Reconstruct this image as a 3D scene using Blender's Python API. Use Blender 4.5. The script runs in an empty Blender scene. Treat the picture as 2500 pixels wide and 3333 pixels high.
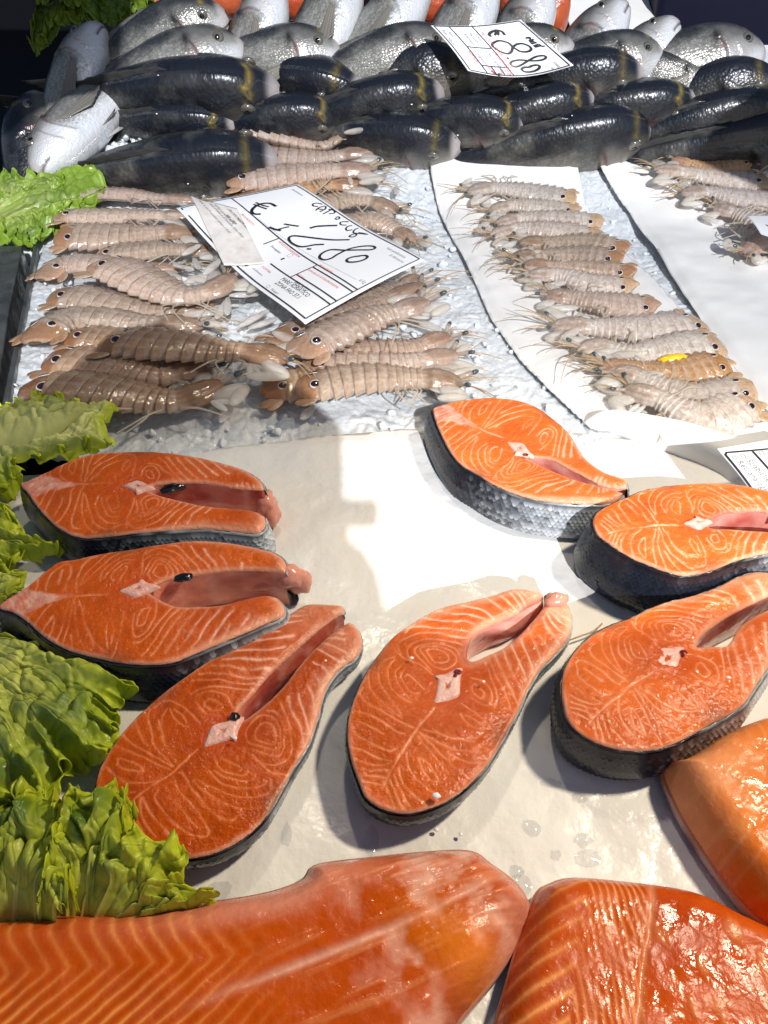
import bpy, math, random
import numpy as np
from mathutils import Vector, Matrix
R = math.radians
rng = random.Random(7)
nrs = np.random.RandomState(11)
scn = bpy.context.scene
col = scn.collection

# ------------------------------------------------------------------ camera
CAM = np.array([0.0, 0.0, 0.325]); PITCH = R(43.0); FPX = 2503.0
cam = bpy.data.cameras.new('camera'); camo = bpy.data.objects.new('camera', cam); col.objects.link(camo)
camo.location = CAM; camo.rotation_euler = (R(90) - PITCH, 0, 0)
cam.sensor_fit = 'VERTICAL'; cam.sensor_height = 24.0; cam.lens = FPX / 3333.0 * 24.0
cam.clip_start = 0.01; cam.clip_end = 60.0
cam.dof.use_dof = False
scn.camera = camo

# ------------------------------------------------------------------ sky, sun, lamps, exposure
SUN = np.array([0.20, -0.79, 0.58]); SUN = SUN / np.linalg.norm(SUN)
SUN_EL = math.asin(SUN[2]); SUN_AZ = math.atan2(SUN[0], SUN[1])
w = bpy.data.worlds.new('World'); scn.world = w; w.use_nodes = True
nt = w.node_tree; bg = nt.nodes['Background']
sky = nt.nodes.new('ShaderNodeTexSky'); sky.sky_type = 'NISHITA'; sky.sun_disc = False
sky.sun_elevation = SUN_EL; sky.sun_rotation = SUN_AZ; sky.dust_density = 1.0
nt.links.new(sky.outputs[0], bg.inputs[0]); bg.inputs[1].default_value = 0.065
sl = bpy.data.lights.new('sun', 'SUN'); so = bpy.data.objects.new('sun', sl); col.objects.link(so)
sl.energy = 4.2; sl.angle = R(0.45); sl.color = (0.985, 0.99, 1.0)
so.rotation_euler = Vector(SUN).to_track_quat('Z', 'Y').to_euler()
def lamp(loc, tgt, e, color, size, spot, blend=0.6):
    l = bpy.data.lights.new('stall_lamp', 'SPOT'); o = bpy.data.objects.new('stall_lamp', l); col.objects.link(o)
    o.location = loc; l.energy = e; l.color = color; l.shadow_soft_size = size; l.spot_size = R(spot); l.spot_blend = blend
    d = Vector(loc) - Vector(tgt); o.rotation_euler = d.to_track_quat('Z', 'Y').to_euler()
    return o
lamp((0.50, 0.34, 0.74), (0.06, 0.08, 0.0), 30.0, (1.0, 0.86, 0.64), 0.034, 70, 1.0)
lamp((0.02, 0.85, 0.95), (0.0, 0.30, 0.0), 8.5, (1.0, 0.88, 0.70), 0.035, 62, 1.0)
scn.view_settings.view_transform = 'Standard'; scn.view_settings.look = 'None'
scn.view_settings.exposure = 0.15; scn.view_settings.gamma = 1.0
scn.render.engine = 'CYCLES'
scn.cycles.max_bounces = 8; scn.cycles.transparent_max_bounces = 8; scn.cycles.transmission_bounces = 6
scn.cycles.sample_clamp_indirect = 4.0; scn.cycles.caustics_refractive = False; scn.cycles.caustics_reflective = False

# ------------------------------------------------------------------ helpers: rays, noise, curves
CF = np.array([0, math.cos(PITCH), -math.sin(PITCH)]); CU = np.array([0, math.sin(PITCH), math.cos(PITCH)]); CR = np.array([1.0, 0, 0])
BED0, BEDK = 0.78, 0.32
def bed(y):                                   # the display slopes up towards its back
    y = np.asarray(y, float); t = np.maximum(y - BED0 + 0.04, 0)
    return np.where(t < 0.08, BEDK * t * t / 0.16, BEDK * (t - 0.04))
def at(p, z=0.0):                             # photograph pixel -> point at height z above the bed
    p = np.atleast_2d(np.asarray(p, float)); zz = np.broadcast_to(np.asarray(z, float), (len(p),))
    d = ((p[:, 0] - 1250) / FPX)[:, None] * CR + ((1666.5 - p[:, 1]) / FPX)[:, None] * CU + CF
    k = (zz - CAM[2]) / np.minimum(d[:, 2], -1e-4); lo = np.zeros(len(p)); hi = np.minimum(np.where(k > 0, k, 3.0), 3.0)
    for _ in range(40):
        m = (lo + hi) / 2; q = CAM + d * m[:, None]
        below = q[:, 2] < bed(q[:, 1]) + zz
        hi = np.where(below, m, hi); lo = np.where(below, lo, m)
    return CAM + d * ((lo + hi) / 2)[:, None]
def crop(reg, pts, wpx=1659.0):               # crop coordinates -> photograph pixels
    s = (reg[2] - reg[0]) / wpx
    return [(reg[0] + x * s, reg[1] + y * s) for x, y in pts]
def _h(i, j, s):
    n = (i * 374761393 + j * 668265263 + s * 1442695041) & 0xFFFFFFFF
    n = ((n ^ (n >> 13)) * 1274126177) & 0xFFFFFFFF
    n = ((n ^ (n >> 16)) * 2246822519) & 0xFFFFFFFF
    return ((n ^ (n >> 15)) & 0xFFFFFF) / float(0xFFFFFF)
def vn(x, y, s=0):                            # value noise -1..1
    x = np.asarray(x, float); y = np.asarray(y, float)
    i = np.floor(x).astype(np.int64); j = np.floor(y).astype(np.int64); fx = x - i; fy = y - j
    fx = fx * fx * (3 - 2 * fx); fy = fy * fy * (3 - 2 * fy)
    a = _h(i, j, s); b = _h(i + 1, j, s); c = _h(i, j + 1, s); d = _h(i + 1, j + 1, s)
    return ((a * (1 - fx) + b * fx) * (1 - fy) + (c * (1 - fx) + d * fx) * fy) * 2 - 1
def fbm(x, y, s=0, o=4):
    r = 0; a = 0.5; f = 1.0
    for k in range(o):
        r = r + a * vn(x * f + 17.3 * k, y * f - 9.1 * k, s + k); a *= 0.5; f *= 2.03
    return r
def worley(x, y, s=0):                        # F1, F2
    i0 = np.floor(x).astype(np.int64); j0 = np.floor(y).astype(np.int64)
    f1 = np.full(x.shape, 9.0); f2 = np.full(x.shape, 9.0)
    for di in (-1, 0, 1):
        for dj in (-1, 0, 1):
            i = i0 + di; j = j0 + dj
            d = np.hypot(i + _h(i, j, s) - x, j + _h(i, j, s + 91) - y)
            f2 = np.where(d < f1, f1, np.minimum(f2, d)); f1 = np.minimum(f1, d)
    return f1, f2
def sstep(a, b, x):
    t = np.clip((x - a) / (b - a), 0, 1); return t * t * (3 - 2 * t)
def mixc(a, b, t):
    t = np.asarray(t)[..., None]; return np.asarray(a) * (1 - t) + np.asarray(b) * t
def catmull(P, n, closed=False):
    P = np.asarray(P, float)
    Q = np.vstack([P[-1:], P, P[:2]]) if closed else np.vstack([2 * P[0] - P[1], P, 2 * P[-1] - P[-2]])
    seg = len(P) if closed else len(P) - 1
    out = []
    m = 12
    t = np.linspace(0, 1, m, endpoint=False)[:, None]
    for k in range(seg):
        a, b, c, d = Q[k], Q[k + 1], Q[k + 2], Q[k + 3]
        out.append(0.5 * (2 * b + (c - a) * t + (2 * a - 5 * b + 4 * c - d) * t * t + (3 * b - a - 3 * c + d) * t ** 3))
    if not closed: out.append(P[-1:])
    D = np.vstack(out)
    if closed: D = np.vstack([D, D[:1]])
    s = np.concatenate([[0], np.cumsum(np.linalg.norm(np.diff(D, axis=0), axis=1))])
    u = np.linspace(0, s[-1], n, endpoint=not closed)
    return np.stack([np.interp(u, s, D[:, k]) for k in range(D.shape[1])], 1)
def psdf(X, poly):                            # signed distance (inside > 0) + nearest point, to a closed polygon
    A = poly; B = np.roll(poly, -1, 0); D = B - A; L2 = np.maximum((D ** 2).sum(1), 1e-18)
    sd = np.empty(len(X)); near = np.empty((len(X), 2)); idx = np.empty(len(X), int)
    for c in range(0, len(X), 4000):
        x = X[c:c + 4000]; rel = x[:, None, :] - A[None]
        t = np.clip((rel * D[None]).sum(2) / L2, 0, 1); q = A[None] + t[..., None] * D[None]
        d2 = ((x[:, None, :] - q) ** 2).sum(2); k = d2.argmin(1); r = np.arange(len(x))
        y = x[:, 1:2]; cond = (A[None, :, 1] > y) != (B[None, :, 1] > y)
        xi = A[None, :, 0] + (y - A[None, :, 1]) * (D[None, :, 0] / np.where(np.abs(D[:, 1]) < 1e-15, 1e-15, D[:, 1])[None])
        ins = (cond & (x[:, 0:1] < xi)).sum(1) % 2 == 1
        sd[c:c + 4000] = np.sqrt(d2[r, k]) * np.where(ins, 1, -1); near[c:c + 4000] = q[r, k]; idx[c:c + 4000] = k
    return sd, near, idx
def polygrid(poly, st):                       # grid mesh cut to a polygon, border snapped on its outline
    lo = poly.min(0) - 2 * st; hi = poly.max(0) + 2 * st
    nx = int((hi[0] - lo[0]) / st) + 2; ny = int((hi[1] - lo[1]) / st) + 2
    gx, gy = np.meshgrid(lo[0] + np.arange(nx) * st, lo[1] + np.arange(ny) * st, indexing='ij')
    X = np.stack([gx.ravel(), gy.ravel()], 1); sd, near, idx = psdf(X, poly)
    ins = (sd > 0).reshape(nx, ny)
    keep = ins[:-1, :-1].astype(int) + ins[1:, :-1] + ins[:-1, 1:] + ins[1:, 1:] >= 2
    i, j = np.nonzero(keep); a = i * ny + j
    F = np.stack([a, a + ny, a + ny + 1, a + 1], 1)
    used = np.unique(F); mp = np.full(nx * ny, -1); mp[used] = np.arange(len(used)); F = mp[F]
    X = X[used]; sd = sd[used]; near = near[used]
    out = sd <= 0; X[out] = near[out]; sd = np.where(out, 0, sd)
    return X, sd, F

# ------------------------------------------------------------------ helpers: objects
def mesh(name, V, F, cols=None, smooth=True, attrs=None):
    V = np.asarray(V, np.float32); me = bpy.data.meshes.new(name)
    if isinstance(F, np.ndarray):
        nf, k = F.shape; me.vertices.add(len(V)); me.vertices.foreach_set('co', V.ravel())
        me.loops.add(nf * k); me.loops.foreach_set('vertex_index', F.astype(np.int32).ravel())
        me.polygons.add(nf); me.polygons.foreach_set('loop_start', np.arange(0, nf * k, k, dtype=np.int32))
        me.polygons.foreach_set('loop_total', np.full(nf, k, np.int32))
    else:
        me.from_pydata([tuple(map(float, v)) for v in V], [], [tuple(int(x) for x in f) for f in F])
    if smooth: me.polygons.foreach_set('use_smooth', np.ones(len(me.polygons), bool))
    if cols is not None:
        c = np.ones((len(V), 4), np.float32); c[:, :3] = np.clip(cols, 0, 1)
        me.attributes.new('col', 'FLOAT_COLOR', 'POINT').data.foreach_set('color', c.ravel())
    for n, a in (attrs or {}).items():
        me.attributes.new(n, 'FLOAT_VECTOR', 'POINT').data.foreach_set('vector', np.asarray(a, np.float32).ravel())
    me.update(calc_edges=True); me.validate()
    return me
def obj(name, V, F, mat, parent=None, cols=None, smooth=True, attrs=None):
    if parent is not None: V = np.asarray(V, float) - np.array(parent['org'])
    me = mesh(name, V, F, cols, smooth, attrs); me.materials.append(mat)
    o = bpy.data.objects.new(name, me); col.objects.link(o)
    if parent is not None: o.parent = parent
    return o
def empty(name, loc, label, cat, group=None):
    o = bpy.data.objects.new(name, None); col.objects.link(o); o.location = [float(x) for x in loc]
    o.empty_display_size = 0.01; o['org'] = [float(x) for x in loc]
    return tag(o, label, cat, group)
def tag(o, label=None, cat=None, group=None, kind=None):
    if label: o['label'] = label
    if cat: o['category'] = cat
    if group: o['group'] = group
    if kind: o['kind'] = kind
    return o
def gridF(nu, nv, closed=False):
    i = np.arange(nu - 1)[:, None]; j = np.arange(nv if closed else nv - 1)[None]
    a = i * nv + j; b = i * nv + (j + 1) % nv
    return np.stack([a, b, b + nv, a + nv], -1).reshape(-1, 4)
def frames(P):                                # tangent, side, up for a curve that runs roughly level
    T = np.gradient(P, axis=0); T /= np.maximum(np.linalg.norm(T, axis=1), 1e-9)[:, None]
    S = np.cross(T, np.array([0, 0, 1.0])); S /= np.maximum(np.linalg.norm(S, axis=1), 1e-9)[:, None]
    return T, S, np.cross(S, T)
def tube(P, r, n=8):
    P = np.asarray(P, float); r = np.broadcast_to(np.asarray(r, float), (len(P),))
    T, S, U = frames(P); a = np.linspace(0, 2 * math.pi, n, endpoint=False)
    V = P[:, None] + r[:, None, None] * (np.cos(a)[None, :, None] * S[:, None] + np.sin(a)[None, :, None] * U[:, None])
    return V.reshape(-1, 3), gridF(len(P), n, True)
def join(parts):
    V = []; F = []; k = 0
    for v, f in parts: V.append(v); F.append(f + k); k += len(v)
    return np.vstack(V), np.vstack(F)
def ellipsoid(c, ax, nu=10, nv=12):           # ax: three axis vectors (rows)
    t = np.linspace(0.02, math.pi - 0.02, nu); a = np.linspace(0, 2 * math.pi, nv, endpoint=False)
    x = np.cos(t)[:, None] * np.ones(nv); y = np.sin(t)[:, None] * np.cos(a); z = np.sin(t)[:, None] * np.sin(a)
    return np.asarray(c) + np.stack([x, y, z], -1).reshape(-1, 3) @ np.asarray(ax), gridF(nu, nv, True)
ICO = None
def ico(sub):
    import bmesh
    bm = bmesh.new(); bmesh.ops.create_icosphere(bm, subdivisions=sub, radius=1.0)
    V = np.array([v.co[:] for v in bm.verts]); F = np.array([[v.index for v in f.verts] for f in bm.faces]); bm.free()
    return V, F

# ------------------------------------------------------------------ materials
def mat(name, rough=0.5, attr=None, color=None, sss=0, radius=(0.004, 0.0015, 0.0006), coat=0, trans=0, metal=0, spec=0.5,
        bump=None, bump2=None, tint=None, transl=0, rvar=None, ior=1.45, sheen=0, alpha=1.0):
    m = bpy.data.materials.new(name); m.use_nodes = True; t = m.node_tree; b = t.nodes['Principled BSDF']; N = t.nodes.new; L = t.links.new
    tc = N('ShaderNodeTexCoord')
    if attr:
        a = N('ShaderNodeAttribute'); a.attribute_name = attr; src = a.outputs['Color']
    else:
        c = N('ShaderNodeRGB'); c.outputs[0].default_value = (*color, 1); src = c.outputs[0]
    if tint:                                  # (scale, amount, colour2): broad blotches
        n = N('ShaderNodeTexNoise'); n.inputs['Scale'].default_value = tint[0]; n.inputs['Detail'].default_value = 5
        L(tc.outputs['Object'], n.inputs['Vector']); mr = N('ShaderNodeMapRange'); mr.inputs[1].default_value = 0.42; mr.inputs[2].default_value = 0.68
        mr.inputs[4].default_value = tint[1]; L(n.outputs[0], mr.inputs[0])
        mx = N('ShaderNodeMix'); mx.data_type = 'RGBA'; L(mr.outputs[0], mx.inputs[0]); L(src, mx.inputs[6]); mx.inputs[7].default_value = (*tint[2], 1); src = mx.outputs[2]
    L(src, b.inputs['Base Color'])
    b.inputs['Roughness'].default_value = rough; b.inputs['Metallic'].default_value = metal; b.inputs['IOR'].default_value = ior
    b.inputs['Specular IOR Level'].default_value = spec
    b.inputs['Subsurface Weight'].default_value = sss; b.inputs['Subsurface Radius'].default_value = radius; b.inputs['Subsurface Scale'].default_value = 1.0
    b.inputs['Coat Weight'].default_value = coat; b.inputs['Coat Roughness'].default_value = 0.06
    b.inputs['Transmission Weight'].default_value = trans
    if rvar:                                  # (scale, lo, hi): wet and dry patches
        n = N('ShaderNodeTexNoise'); n.inputs['Scale'].default_value = rvar[0]; n.inputs['Detail'].default_value = 4
        L(tc.outputs['Object'], n.inputs['Vector']); mr = N('ShaderNodeMapRange'); mr.inputs[1].default_value = 0.35; mr.inputs[2].default_value = 0.65
        mr.inputs[3].default_value = rvar[1]; mr.inputs[4].default_value = rvar[2]; L(n.outputs[0], mr.inputs[0]); L(mr.outputs[0], b.inputs['Roughness'])
    last = None
    for bp in (bump, bump2):
        if not bp: continue                   # (scale, distance, detail, strength)
        n = N('ShaderNodeTexNoise'); n.inputs['Scale'].default_value = bp[0]; n.inputs['Detail'].default_value = bp[2]
        L(tc.outputs['Object'], n.inputs['Vector']); bu = N('ShaderNodeBump'); bu.inputs['Distance'].default_value = bp[1]; bu.inputs['Strength'].default_value = bp[3]
        L(n.outputs[0], bu.inputs['Height'])
        if last is not None: L(last, bu.inputs['Normal'])
        last = bu.outputs[0]
    if last is not None: L(last, b.inputs['Normal']); L(last, b.inputs['Coat Normal'])
    b.inputs['Alpha'].default_value = alpha
    if transl:
        tr = N('ShaderNodeBsdfTranslucent'); L(src, tr.inputs[0]); ms = N('ShaderNodeMixShader'); ms.inputs[0].default_value = transl
        L(b.outputs[0], ms.inputs[1]); L(tr.outputs[0], ms.inputs[2]); L(ms.outputs[0], t.nodes['Material Output'].inputs[0])
        if last is not None: L(last, tr.inputs['Normal'])
    m['bsdf'] = b.name
    return m
M = {}
M['flesh'] = mat('salmon_flesh', 0.3, attr='col', sss=0.12, spec=0.32, bump=(420, 0.0010, 3, 0.6), bump2=(1300, 0.00035, 2, 0.6), coat=0.0, rvar=(200, 0.07, 0.27))
M['fillet'] = mat('fillet_flesh', 0.3, attr='col', sss=0.12, spec=0.34, bump=(160, 0.0010, 3, 0.5), bump2=(600, 0.00035, 2, 0.5), coat=0.0, rvar=(110, 0.12, 0.42))
M['skin'] = mat('salmon_skin', 0.22, attr='col', bump=(600, 0.0004, 3, 0.5), coat=0.3)
M['scale'] = mat('salmon_scale', 0.24, attr='col', metal=0.12, bump=(1200, 0.0002, 2, 0.4), coat=0.25)
M['membrane'] = mat('belly_membrane', 0.16, attr='col', sss=0.3, bump=(200, 0.0012, 3, 0.6), coat=0.2)
M['bone'] = mat('backbone', 0.3, attr='col', sss=0.4, bump=(700, 0.0006, 3, 0.8), coat=0.3)
M['clot'] = mat('dark_clot', 0.12, color=(0.006, 0.004, 0.004), bump=(300, 0.001, 3, 0.6), coat=0.5)
M['paper'] = mat('wrapping_paper', 0.42, color=(0.81, 0.805, 0.785), bump=(18, 0.008, 5, 0.50), bump2=(90, 0.0016, 5, 0.5), rvar=(22, 0.16, 0.6), transl=0.06, tint=(11, 0.45, (0.76, 0.67, 0.58)))
M['paper2'] = mat('white_paper', 0.5, color=(0.84, 0.83, 0.81), bump=(20, 0.003, 4, 0.22), rvar=(26, 0.28, 0.65), transl=0.08, tint=(35, 0.12, (0.76, 0.72, 0.66)))
M['card'] = mat('label_card', 0.32, color=(0.84, 0.84, 0.85), bump=(45, 0.001, 3, 0.15), coat=0.1)
M['film'] = mat('stuck_receipt', 0.4, color=(0.74, 0.70, 0.66), bump=(90, 0.0015, 4, 0.4), tint=(120, 0.5, (0.55, 0.50, 0.47)))
M['ink'] = mat('black_ink', 0.45, color=(0.012, 0.013, 0.02))
M['navy'] = mat('printed_black', 0.5, color=(0.02, 0.025, 0.04))
M['grey_ink'] = mat('grey_print', 0.5, color=(0.22, 0.22, 0.26))
M['red_ink'] = mat('red_print', 0.5, color=(0.62, 0.10, 0.09))
M['ice'] = mat('crushed_ice', 0.1, color=(0.72, 0.75, 0.78), sss=0.6, radius=(0.004, 0.0043, 0.0046), ior=1.33, spec=0.5, bump=(350, 0.001, 3, 0.5), rvar=(200, 0.05, 0.3), tint=(60, 0.5, (0.60, 0.64, 0.69)))
M['icebed'] = mat('packed_ice', 0.2, color=(0.66, 0.69, 0.715), sss=0.5, radius=(0.004, 0.0043, 0.0046), bump=(300, 0.0012, 5, 0.6), bump2=(1000, 0.0005, 3, 0.6), rvar=(160, 0.06, 0.42), tint=(55, 0.5, (0.50, 0.54, 0.58)))
M['shrimp'] = mat('shrimp_shell', 0.16, attr='col', alpha=0.84, sss=0.45, radius=(0.004, 0.0034, 0.0028), bump=(280, 0.0011, 3, 0.6), coat=0.5, rvar=(260, 0.06, 0.22), transl=0.15, tint=(420, 0.42, (0.30, 0.18, 0.115)))
M['clear'] = mat('clear_shell', 0.12, attr='col', sss=0.5, radius=(0.004, 0.0036, 0.0032), transl=0.25, alpha=0.45, bump=(400, 0.0007, 3, 0.5), coat=0.5)
M['spot'] = mat('tail_spot', 0.1, color=(0.018, 0.006, 0.010), coat=0.8)
M['ring'] = mat('spot_ring', 0.3, color=(0.55, 0.52, 0.50), bump=(500, 0.0004, 2, 0.5))
M['eyeteal'] = mat('stalk_eye', 0.15, color=(0.05, 0.07, 0.075), coat=0.6)
M['roe'] = mat('yellow_roe', 0.2, color=(0.85, 0.50, 0.02), sss=0.3, coat=0.4)
M['leaf'] = mat('lettuce_leaf', 0.36, attr='col', bump=(260, 0.0006, 4, 0.5), transl=0.30, rvar=(40, 0.24, 0.5))
M['steel'] = mat('dull_steel', 0.35, color=(0.16, 0.17, 0.17), metal=0.6, bump=(60, 0.002, 5, 0.4), tint=(45, 0.8, (0.05, 0.055, 0.055)), rvar=(50, 0.2, 0.6))
M['black'] = mat('black_plastic', 0.35, color=(0.006, 0.006, 0.008), spec=0.25, bump=(80, 0.0008, 3, 0.3))
M['dark'] = mat('gloom_black', 0.8, color=(0.004, 0.004, 0.008), spec=0.1)  # near-black colour stands in for the gloom of the hall
M['navycrate'] = mat('navy_crate', 0.5, color=(0.003, 0.004, 0.016), spec=0.2)
M['occluder'] = mat('occluder_cloth', 0.85, color=(0.16, 0.05, 0.035), bump=(900, 0.0006, 2, 0.4))
M['redfish'] = mat('red_seafood', 0.3, attr='col', sss=0.3, bump=(160, 0.002, 4, 0.6), coat=0.3)
M['bead'] = mat('ice_crumb', 0.2, color=(0.86, 0.88, 0.90), sss=0.4, radius=(0.002, 0.002, 0.002))
# ------------------------------------------------------------------ the setting: counter, dark surroundings, added sun-blocking panels
def boxm(lo, hi):
    x0, y0, z0 = lo; x1, y1, z1 = hi
    V = np.array([(x0, y0, z0), (x1, y0, z0), (x1, y1, z0), (x0, y1, z0), (x0, y0, z1), (x1, y0, z1), (x1, y1, z1), (x0, y1, z1)])
    return V, np.array([(0, 3, 2, 1), (4, 5, 6, 7), (0, 1, 5, 4), (1, 2, 6, 5), (2, 3, 7, 6), (3, 0, 4, 7)])
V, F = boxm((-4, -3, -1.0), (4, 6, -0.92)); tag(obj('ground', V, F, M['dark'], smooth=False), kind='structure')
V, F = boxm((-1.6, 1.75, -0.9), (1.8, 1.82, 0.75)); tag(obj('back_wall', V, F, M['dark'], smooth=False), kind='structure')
# counter: a sheet under everything that follows the slope of the bed
yy = np.concatenate([np.linspace(-0.35, 0.7, 20), np.linspace(0.72, 1.7, 50)]); xx = np.linspace(-1.3, 1.4, 12)
gx, gy = np.meshgrid(xx, yy, indexing='ij')
tag(obj('counter', np.stack([gx, gy, bed(gy) - 0.075], -1).reshape(-1, 3), gridF(len(xx), len(yy))[:, ::-1], M['black']), kind='structure')

def shade_panel(name, px, zp, H, label, thick=0.004):
    """an unseen panel above the view, added to block the sun; px = border of the shade it drops on the display"""
    G = at(px, zp); k = (H - G[:, 2]) / SUN[2]; P = G + SUN[None] * k[:, None]
    P = P[:, :2]; n = len(P)
    V = np.vstack([np.c_[P, np.full(n, H)], np.c_[P, np.full(n, H + thick)]])
    Fs = [list(range(n)), list(range(2 * n - 1, n - 1, -1))] + [[i, i + n, (i + 1) % n + n, (i + 1) % n] for i in range(n)]
    return tag(obj(name, V, Fs, M['occluder'], smooth=False), label, 'occluder')
A1 = [(1120, 1400), (1124, 1640), (1140, 1650), (1232, 1652), (1240, 1662), (1240, 1712), (1228, 1722), (1146, 1724), (1140, 1735), (1142, 1785), (1200, 1825), (1245, 1900), (1272, 2030),
      (1450, 2062), (1650, 2060), (1900, 2032), (2100, 1965), (2300, 1940), (2520, 1920), (2900, 1900), (3600, 2400), (3600, 4200), (-1100, 4200), (-1300, 1500),
      (-60, 1400), (30, 1360), (200, 1265), (330, 1160), (420, 1090), (520, 1070), (640, 1110), (830, 1200), (980, 1285)]
shade_panel('occluder_panel', A1, 0.006, 0.46, 'unseen stepped sun-blocking panel behind the photographer')  # outline follows the wanted shadow border; added only to block the sun
A2 = [(2250, 440), (2238, 520), (2300, 555), (2400, 600), (2520, 650), (3000, 760), (3300, 700), (3300, 330), (2600, 250), (2420, 330)]
shade_panel('occluder_panel', A2, 0.012, 0.60, 'small unseen sun-blocking panel over the right end of the stall')
A3 = [(560, -70), (500, 30), (420, 150), (400, 260), (330, 345), (150, 345), (30, 420), (-500, 420), (-900, 100), (-300, -80)]
shade_panel('occluder_panel', A3, 0.04, 0.70, 'small unseen sun-blocking panel over the left end of the stall')

# trays on the left: steel neighbour, black gap, dark rim of the ice tray
def strip_prism(name, pxs, z0, z1, m, label=None, cat=None):
    P = at(pxs, z1)[:, :2]; n = len(P)
    V = np.vstack([np.c_[P, np.full(n, z0)], np.c_[P, np.full(n, z1)]])
    Fs = [list(range(n)), list(range(2 * n - 1, n - 1, -1))] + [[i, i + n, (i + 1) % n + n, (i + 1) % n] for i in range(n)]
    o = obj(name, V, Fs, m, smooth=False)
    b = o.modifiers.new('bevel', 'BEVEL'); b.width = 0.002; b.segments = 3
    return tag(o, label, cat)
strip_prism('neighbouring_tray', [(72, 800), (28, 1010), (-18, 1330), (-520, 1330), (-420, 800)], -0.05, 0.004, M['steel'], 'mottled grey steel tray beside the ice at the left edge', 'tray')
strip_prism('tray_rim', [(122, 800), (88, 985), (42, 1235), (20, 1345), (-2, 1345), (22, 1225), (74, 985), (106, 800)], -0.05, 0.003, M['steel'], 'dark steel rim along the left side of the ice', 'tray')

# crushed ice: packed bed + loose lumps
def quadbox(px, z=0): return at(px, z)
def lumpy(gx, gy):
    h = 0.005 * fbm(gx * 20, gy * 20, 5, 3)
    for sc, am, sd_ in ((80, 0.0026, 1), (165, 0.0013, 2), (380, 0.0007, 3)):
        wx = gx * sc + 0.5 * vn(gx * sc * 0.9, gy * sc * 0.9, sd_ + 30); wy = gy * sc + 0.5 * vn(gx * sc * 0.9 + 7, gy * sc * 0.9, sd_ + 31)
        f1, f2 = worley(wx, wy, sd_); h = h + am * (np.clip((f2 - f1) * 1.6, 0, 0.75) + 0.35 * (1 - f1)) * (0.55 + 0.45 * vn(gx * 25, gy * 25, sd_ + 60))
    return h + 0.0006 * fbm(gx * 700, gy * 700, 9, 2)
tl = at([(128, 780), (78, 985), (26, 1235), (-12, 1420)], 0.0)
def edge_x(gy): return np.interp(gy, tl[::-1, 1], tl[::-1, 0], left=tl[-1, 0] , right=-0.62)
ibx = np.arange(-0.40, 0.28, 0.0014); iby = np.arange(0.40, 0.90, 0.0015)
gx, gy = np.meshgrid(ibx, iby, indexing='ij'); hz = bed(gy) - 0.0045 + lumpy(gx, gy); hz = hz - 0.06 * sstep(-0.004, 0.012, edge_x(gy) - gx)
tag(obj('packed_ice', np.stack([gx, gy, hz], -1).reshape(-1, 3), gridF(len(ibx), len(iby))[:, ::-1], M['icebed']), 'lumpy crushed ice bed under the mantis shrimps', 'ice', kind='stuff')
ibx = np.linspace(-0.42, 0.60, 150); iby = np.linspace(0.60, 1.16, 120); gx, gy = np.meshgrid(ibx, iby, indexing='ij'); hz = bed(gy) - 0.024 + 0.006 * fbm(gx * 22, gy * 22, 5); hz = hz - 0.06 * sstep(-0.004, 0.012, np.where(gy < 0.8, edge_x(gy), -0.40) - gx)
tag(obj('packed_ice', np.stack([gx, gy, hz], -1).reshape(-1, 3), gridF(150, 120)[:, ::-1], M['icebed']), 'packed ice far below the fish and papers', 'ice', kind='stuff')
IV1, IF1 = ico(3); IV0, IF0 = ico(2)
def lumps(name, areas, label, seed):
    rs = np.random.RandomState(seed); Vs = []; Fs = []; k = 0
    for px, n, r0, r1, z0, z1 in areas:
        poly = np.array(px, float); lo = poly.min(0); hi = poly.max(0); pts = []
        W_ = at(px, 0.0)[:, :2]; wl = W_.min(0); wh = W_.max(0)
        while len(pts) < n:
            c = wl + rs.rand(n * 2, 2) * (wh - wl); s, _, _ = psdf(c, W_); pts += list(c[s > 0])
        for p in pts[:n]:
            r = r0 + (r1 - r0) * rs.rand() ** 2.2
            b, f = (IV1, IF1) if r > 0.0045 else (IV0, IF0)
            q = rs.randn(3, 3); q, _ = np.linalg.qr(q)
            sc = np.array([1, 0.65 + 0.35 * rs.rand(), 0.5 + 0.4 * rs.rand()])
            v = b * (1 + 0.22 * vn(b[:, 0] * 2.2 + rs.rand() * 99, b[:, 1] * 2.2 + b[:, 2] * 1.7, 3))[:, None]
            for _k in range(7):
                dd = rs.randn(3); dd /= np.linalg.norm(dd); ex = np.maximum(v @ dd - (0.55 + 0.25 * rs.rand()), 0); v = v - (ex * 0.92)[:, None] * dd
            v = (v * sc * r) @ q
            v += np.array([p[0], p[1], float(bed(p[1])) + z0 + (z1 - z0) * rs.rand()])
            Vs.append(v); Fs.append(f + k); k += len(v)
    return tag(obj(name, np.vstack(Vs), np.vstack(Fs), M['ice']), label, 'ice', kind='stuff')
ICE_L = [(130, 780), (240, 590), (760, 560), (1430, 500), (1420, 620), (1500, 830), (1620, 1040), (1800, 1250), (1960, 1400), (1360, 1400), (1100, 1415), (560, 1490), (330, 1480), (40, 1400), (-10, 1350), (60, 1180), (100, 950)]
ICE_M = [(1880, 500), (1930, 480), (2080, 720), (2280, 1000), (2380, 1160), (2200, 990), (1960, 740)]
ICE_T = [(330, 360), (420, 360), (560, 520), (360, 560), (300, 480)]
lumps('crushed_ice', [(ICE_L, 520, 0.0015, 0.0056, -0.004, 0.0012), (ICE_M, 30, 0.002, 0.006, -0.006, -0.003), (ICE_T, 160, 0.003, 0.009, 0.0, 0.02)],
      'loose lumps of crushed ice under the mantis shrimps', 21)

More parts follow.
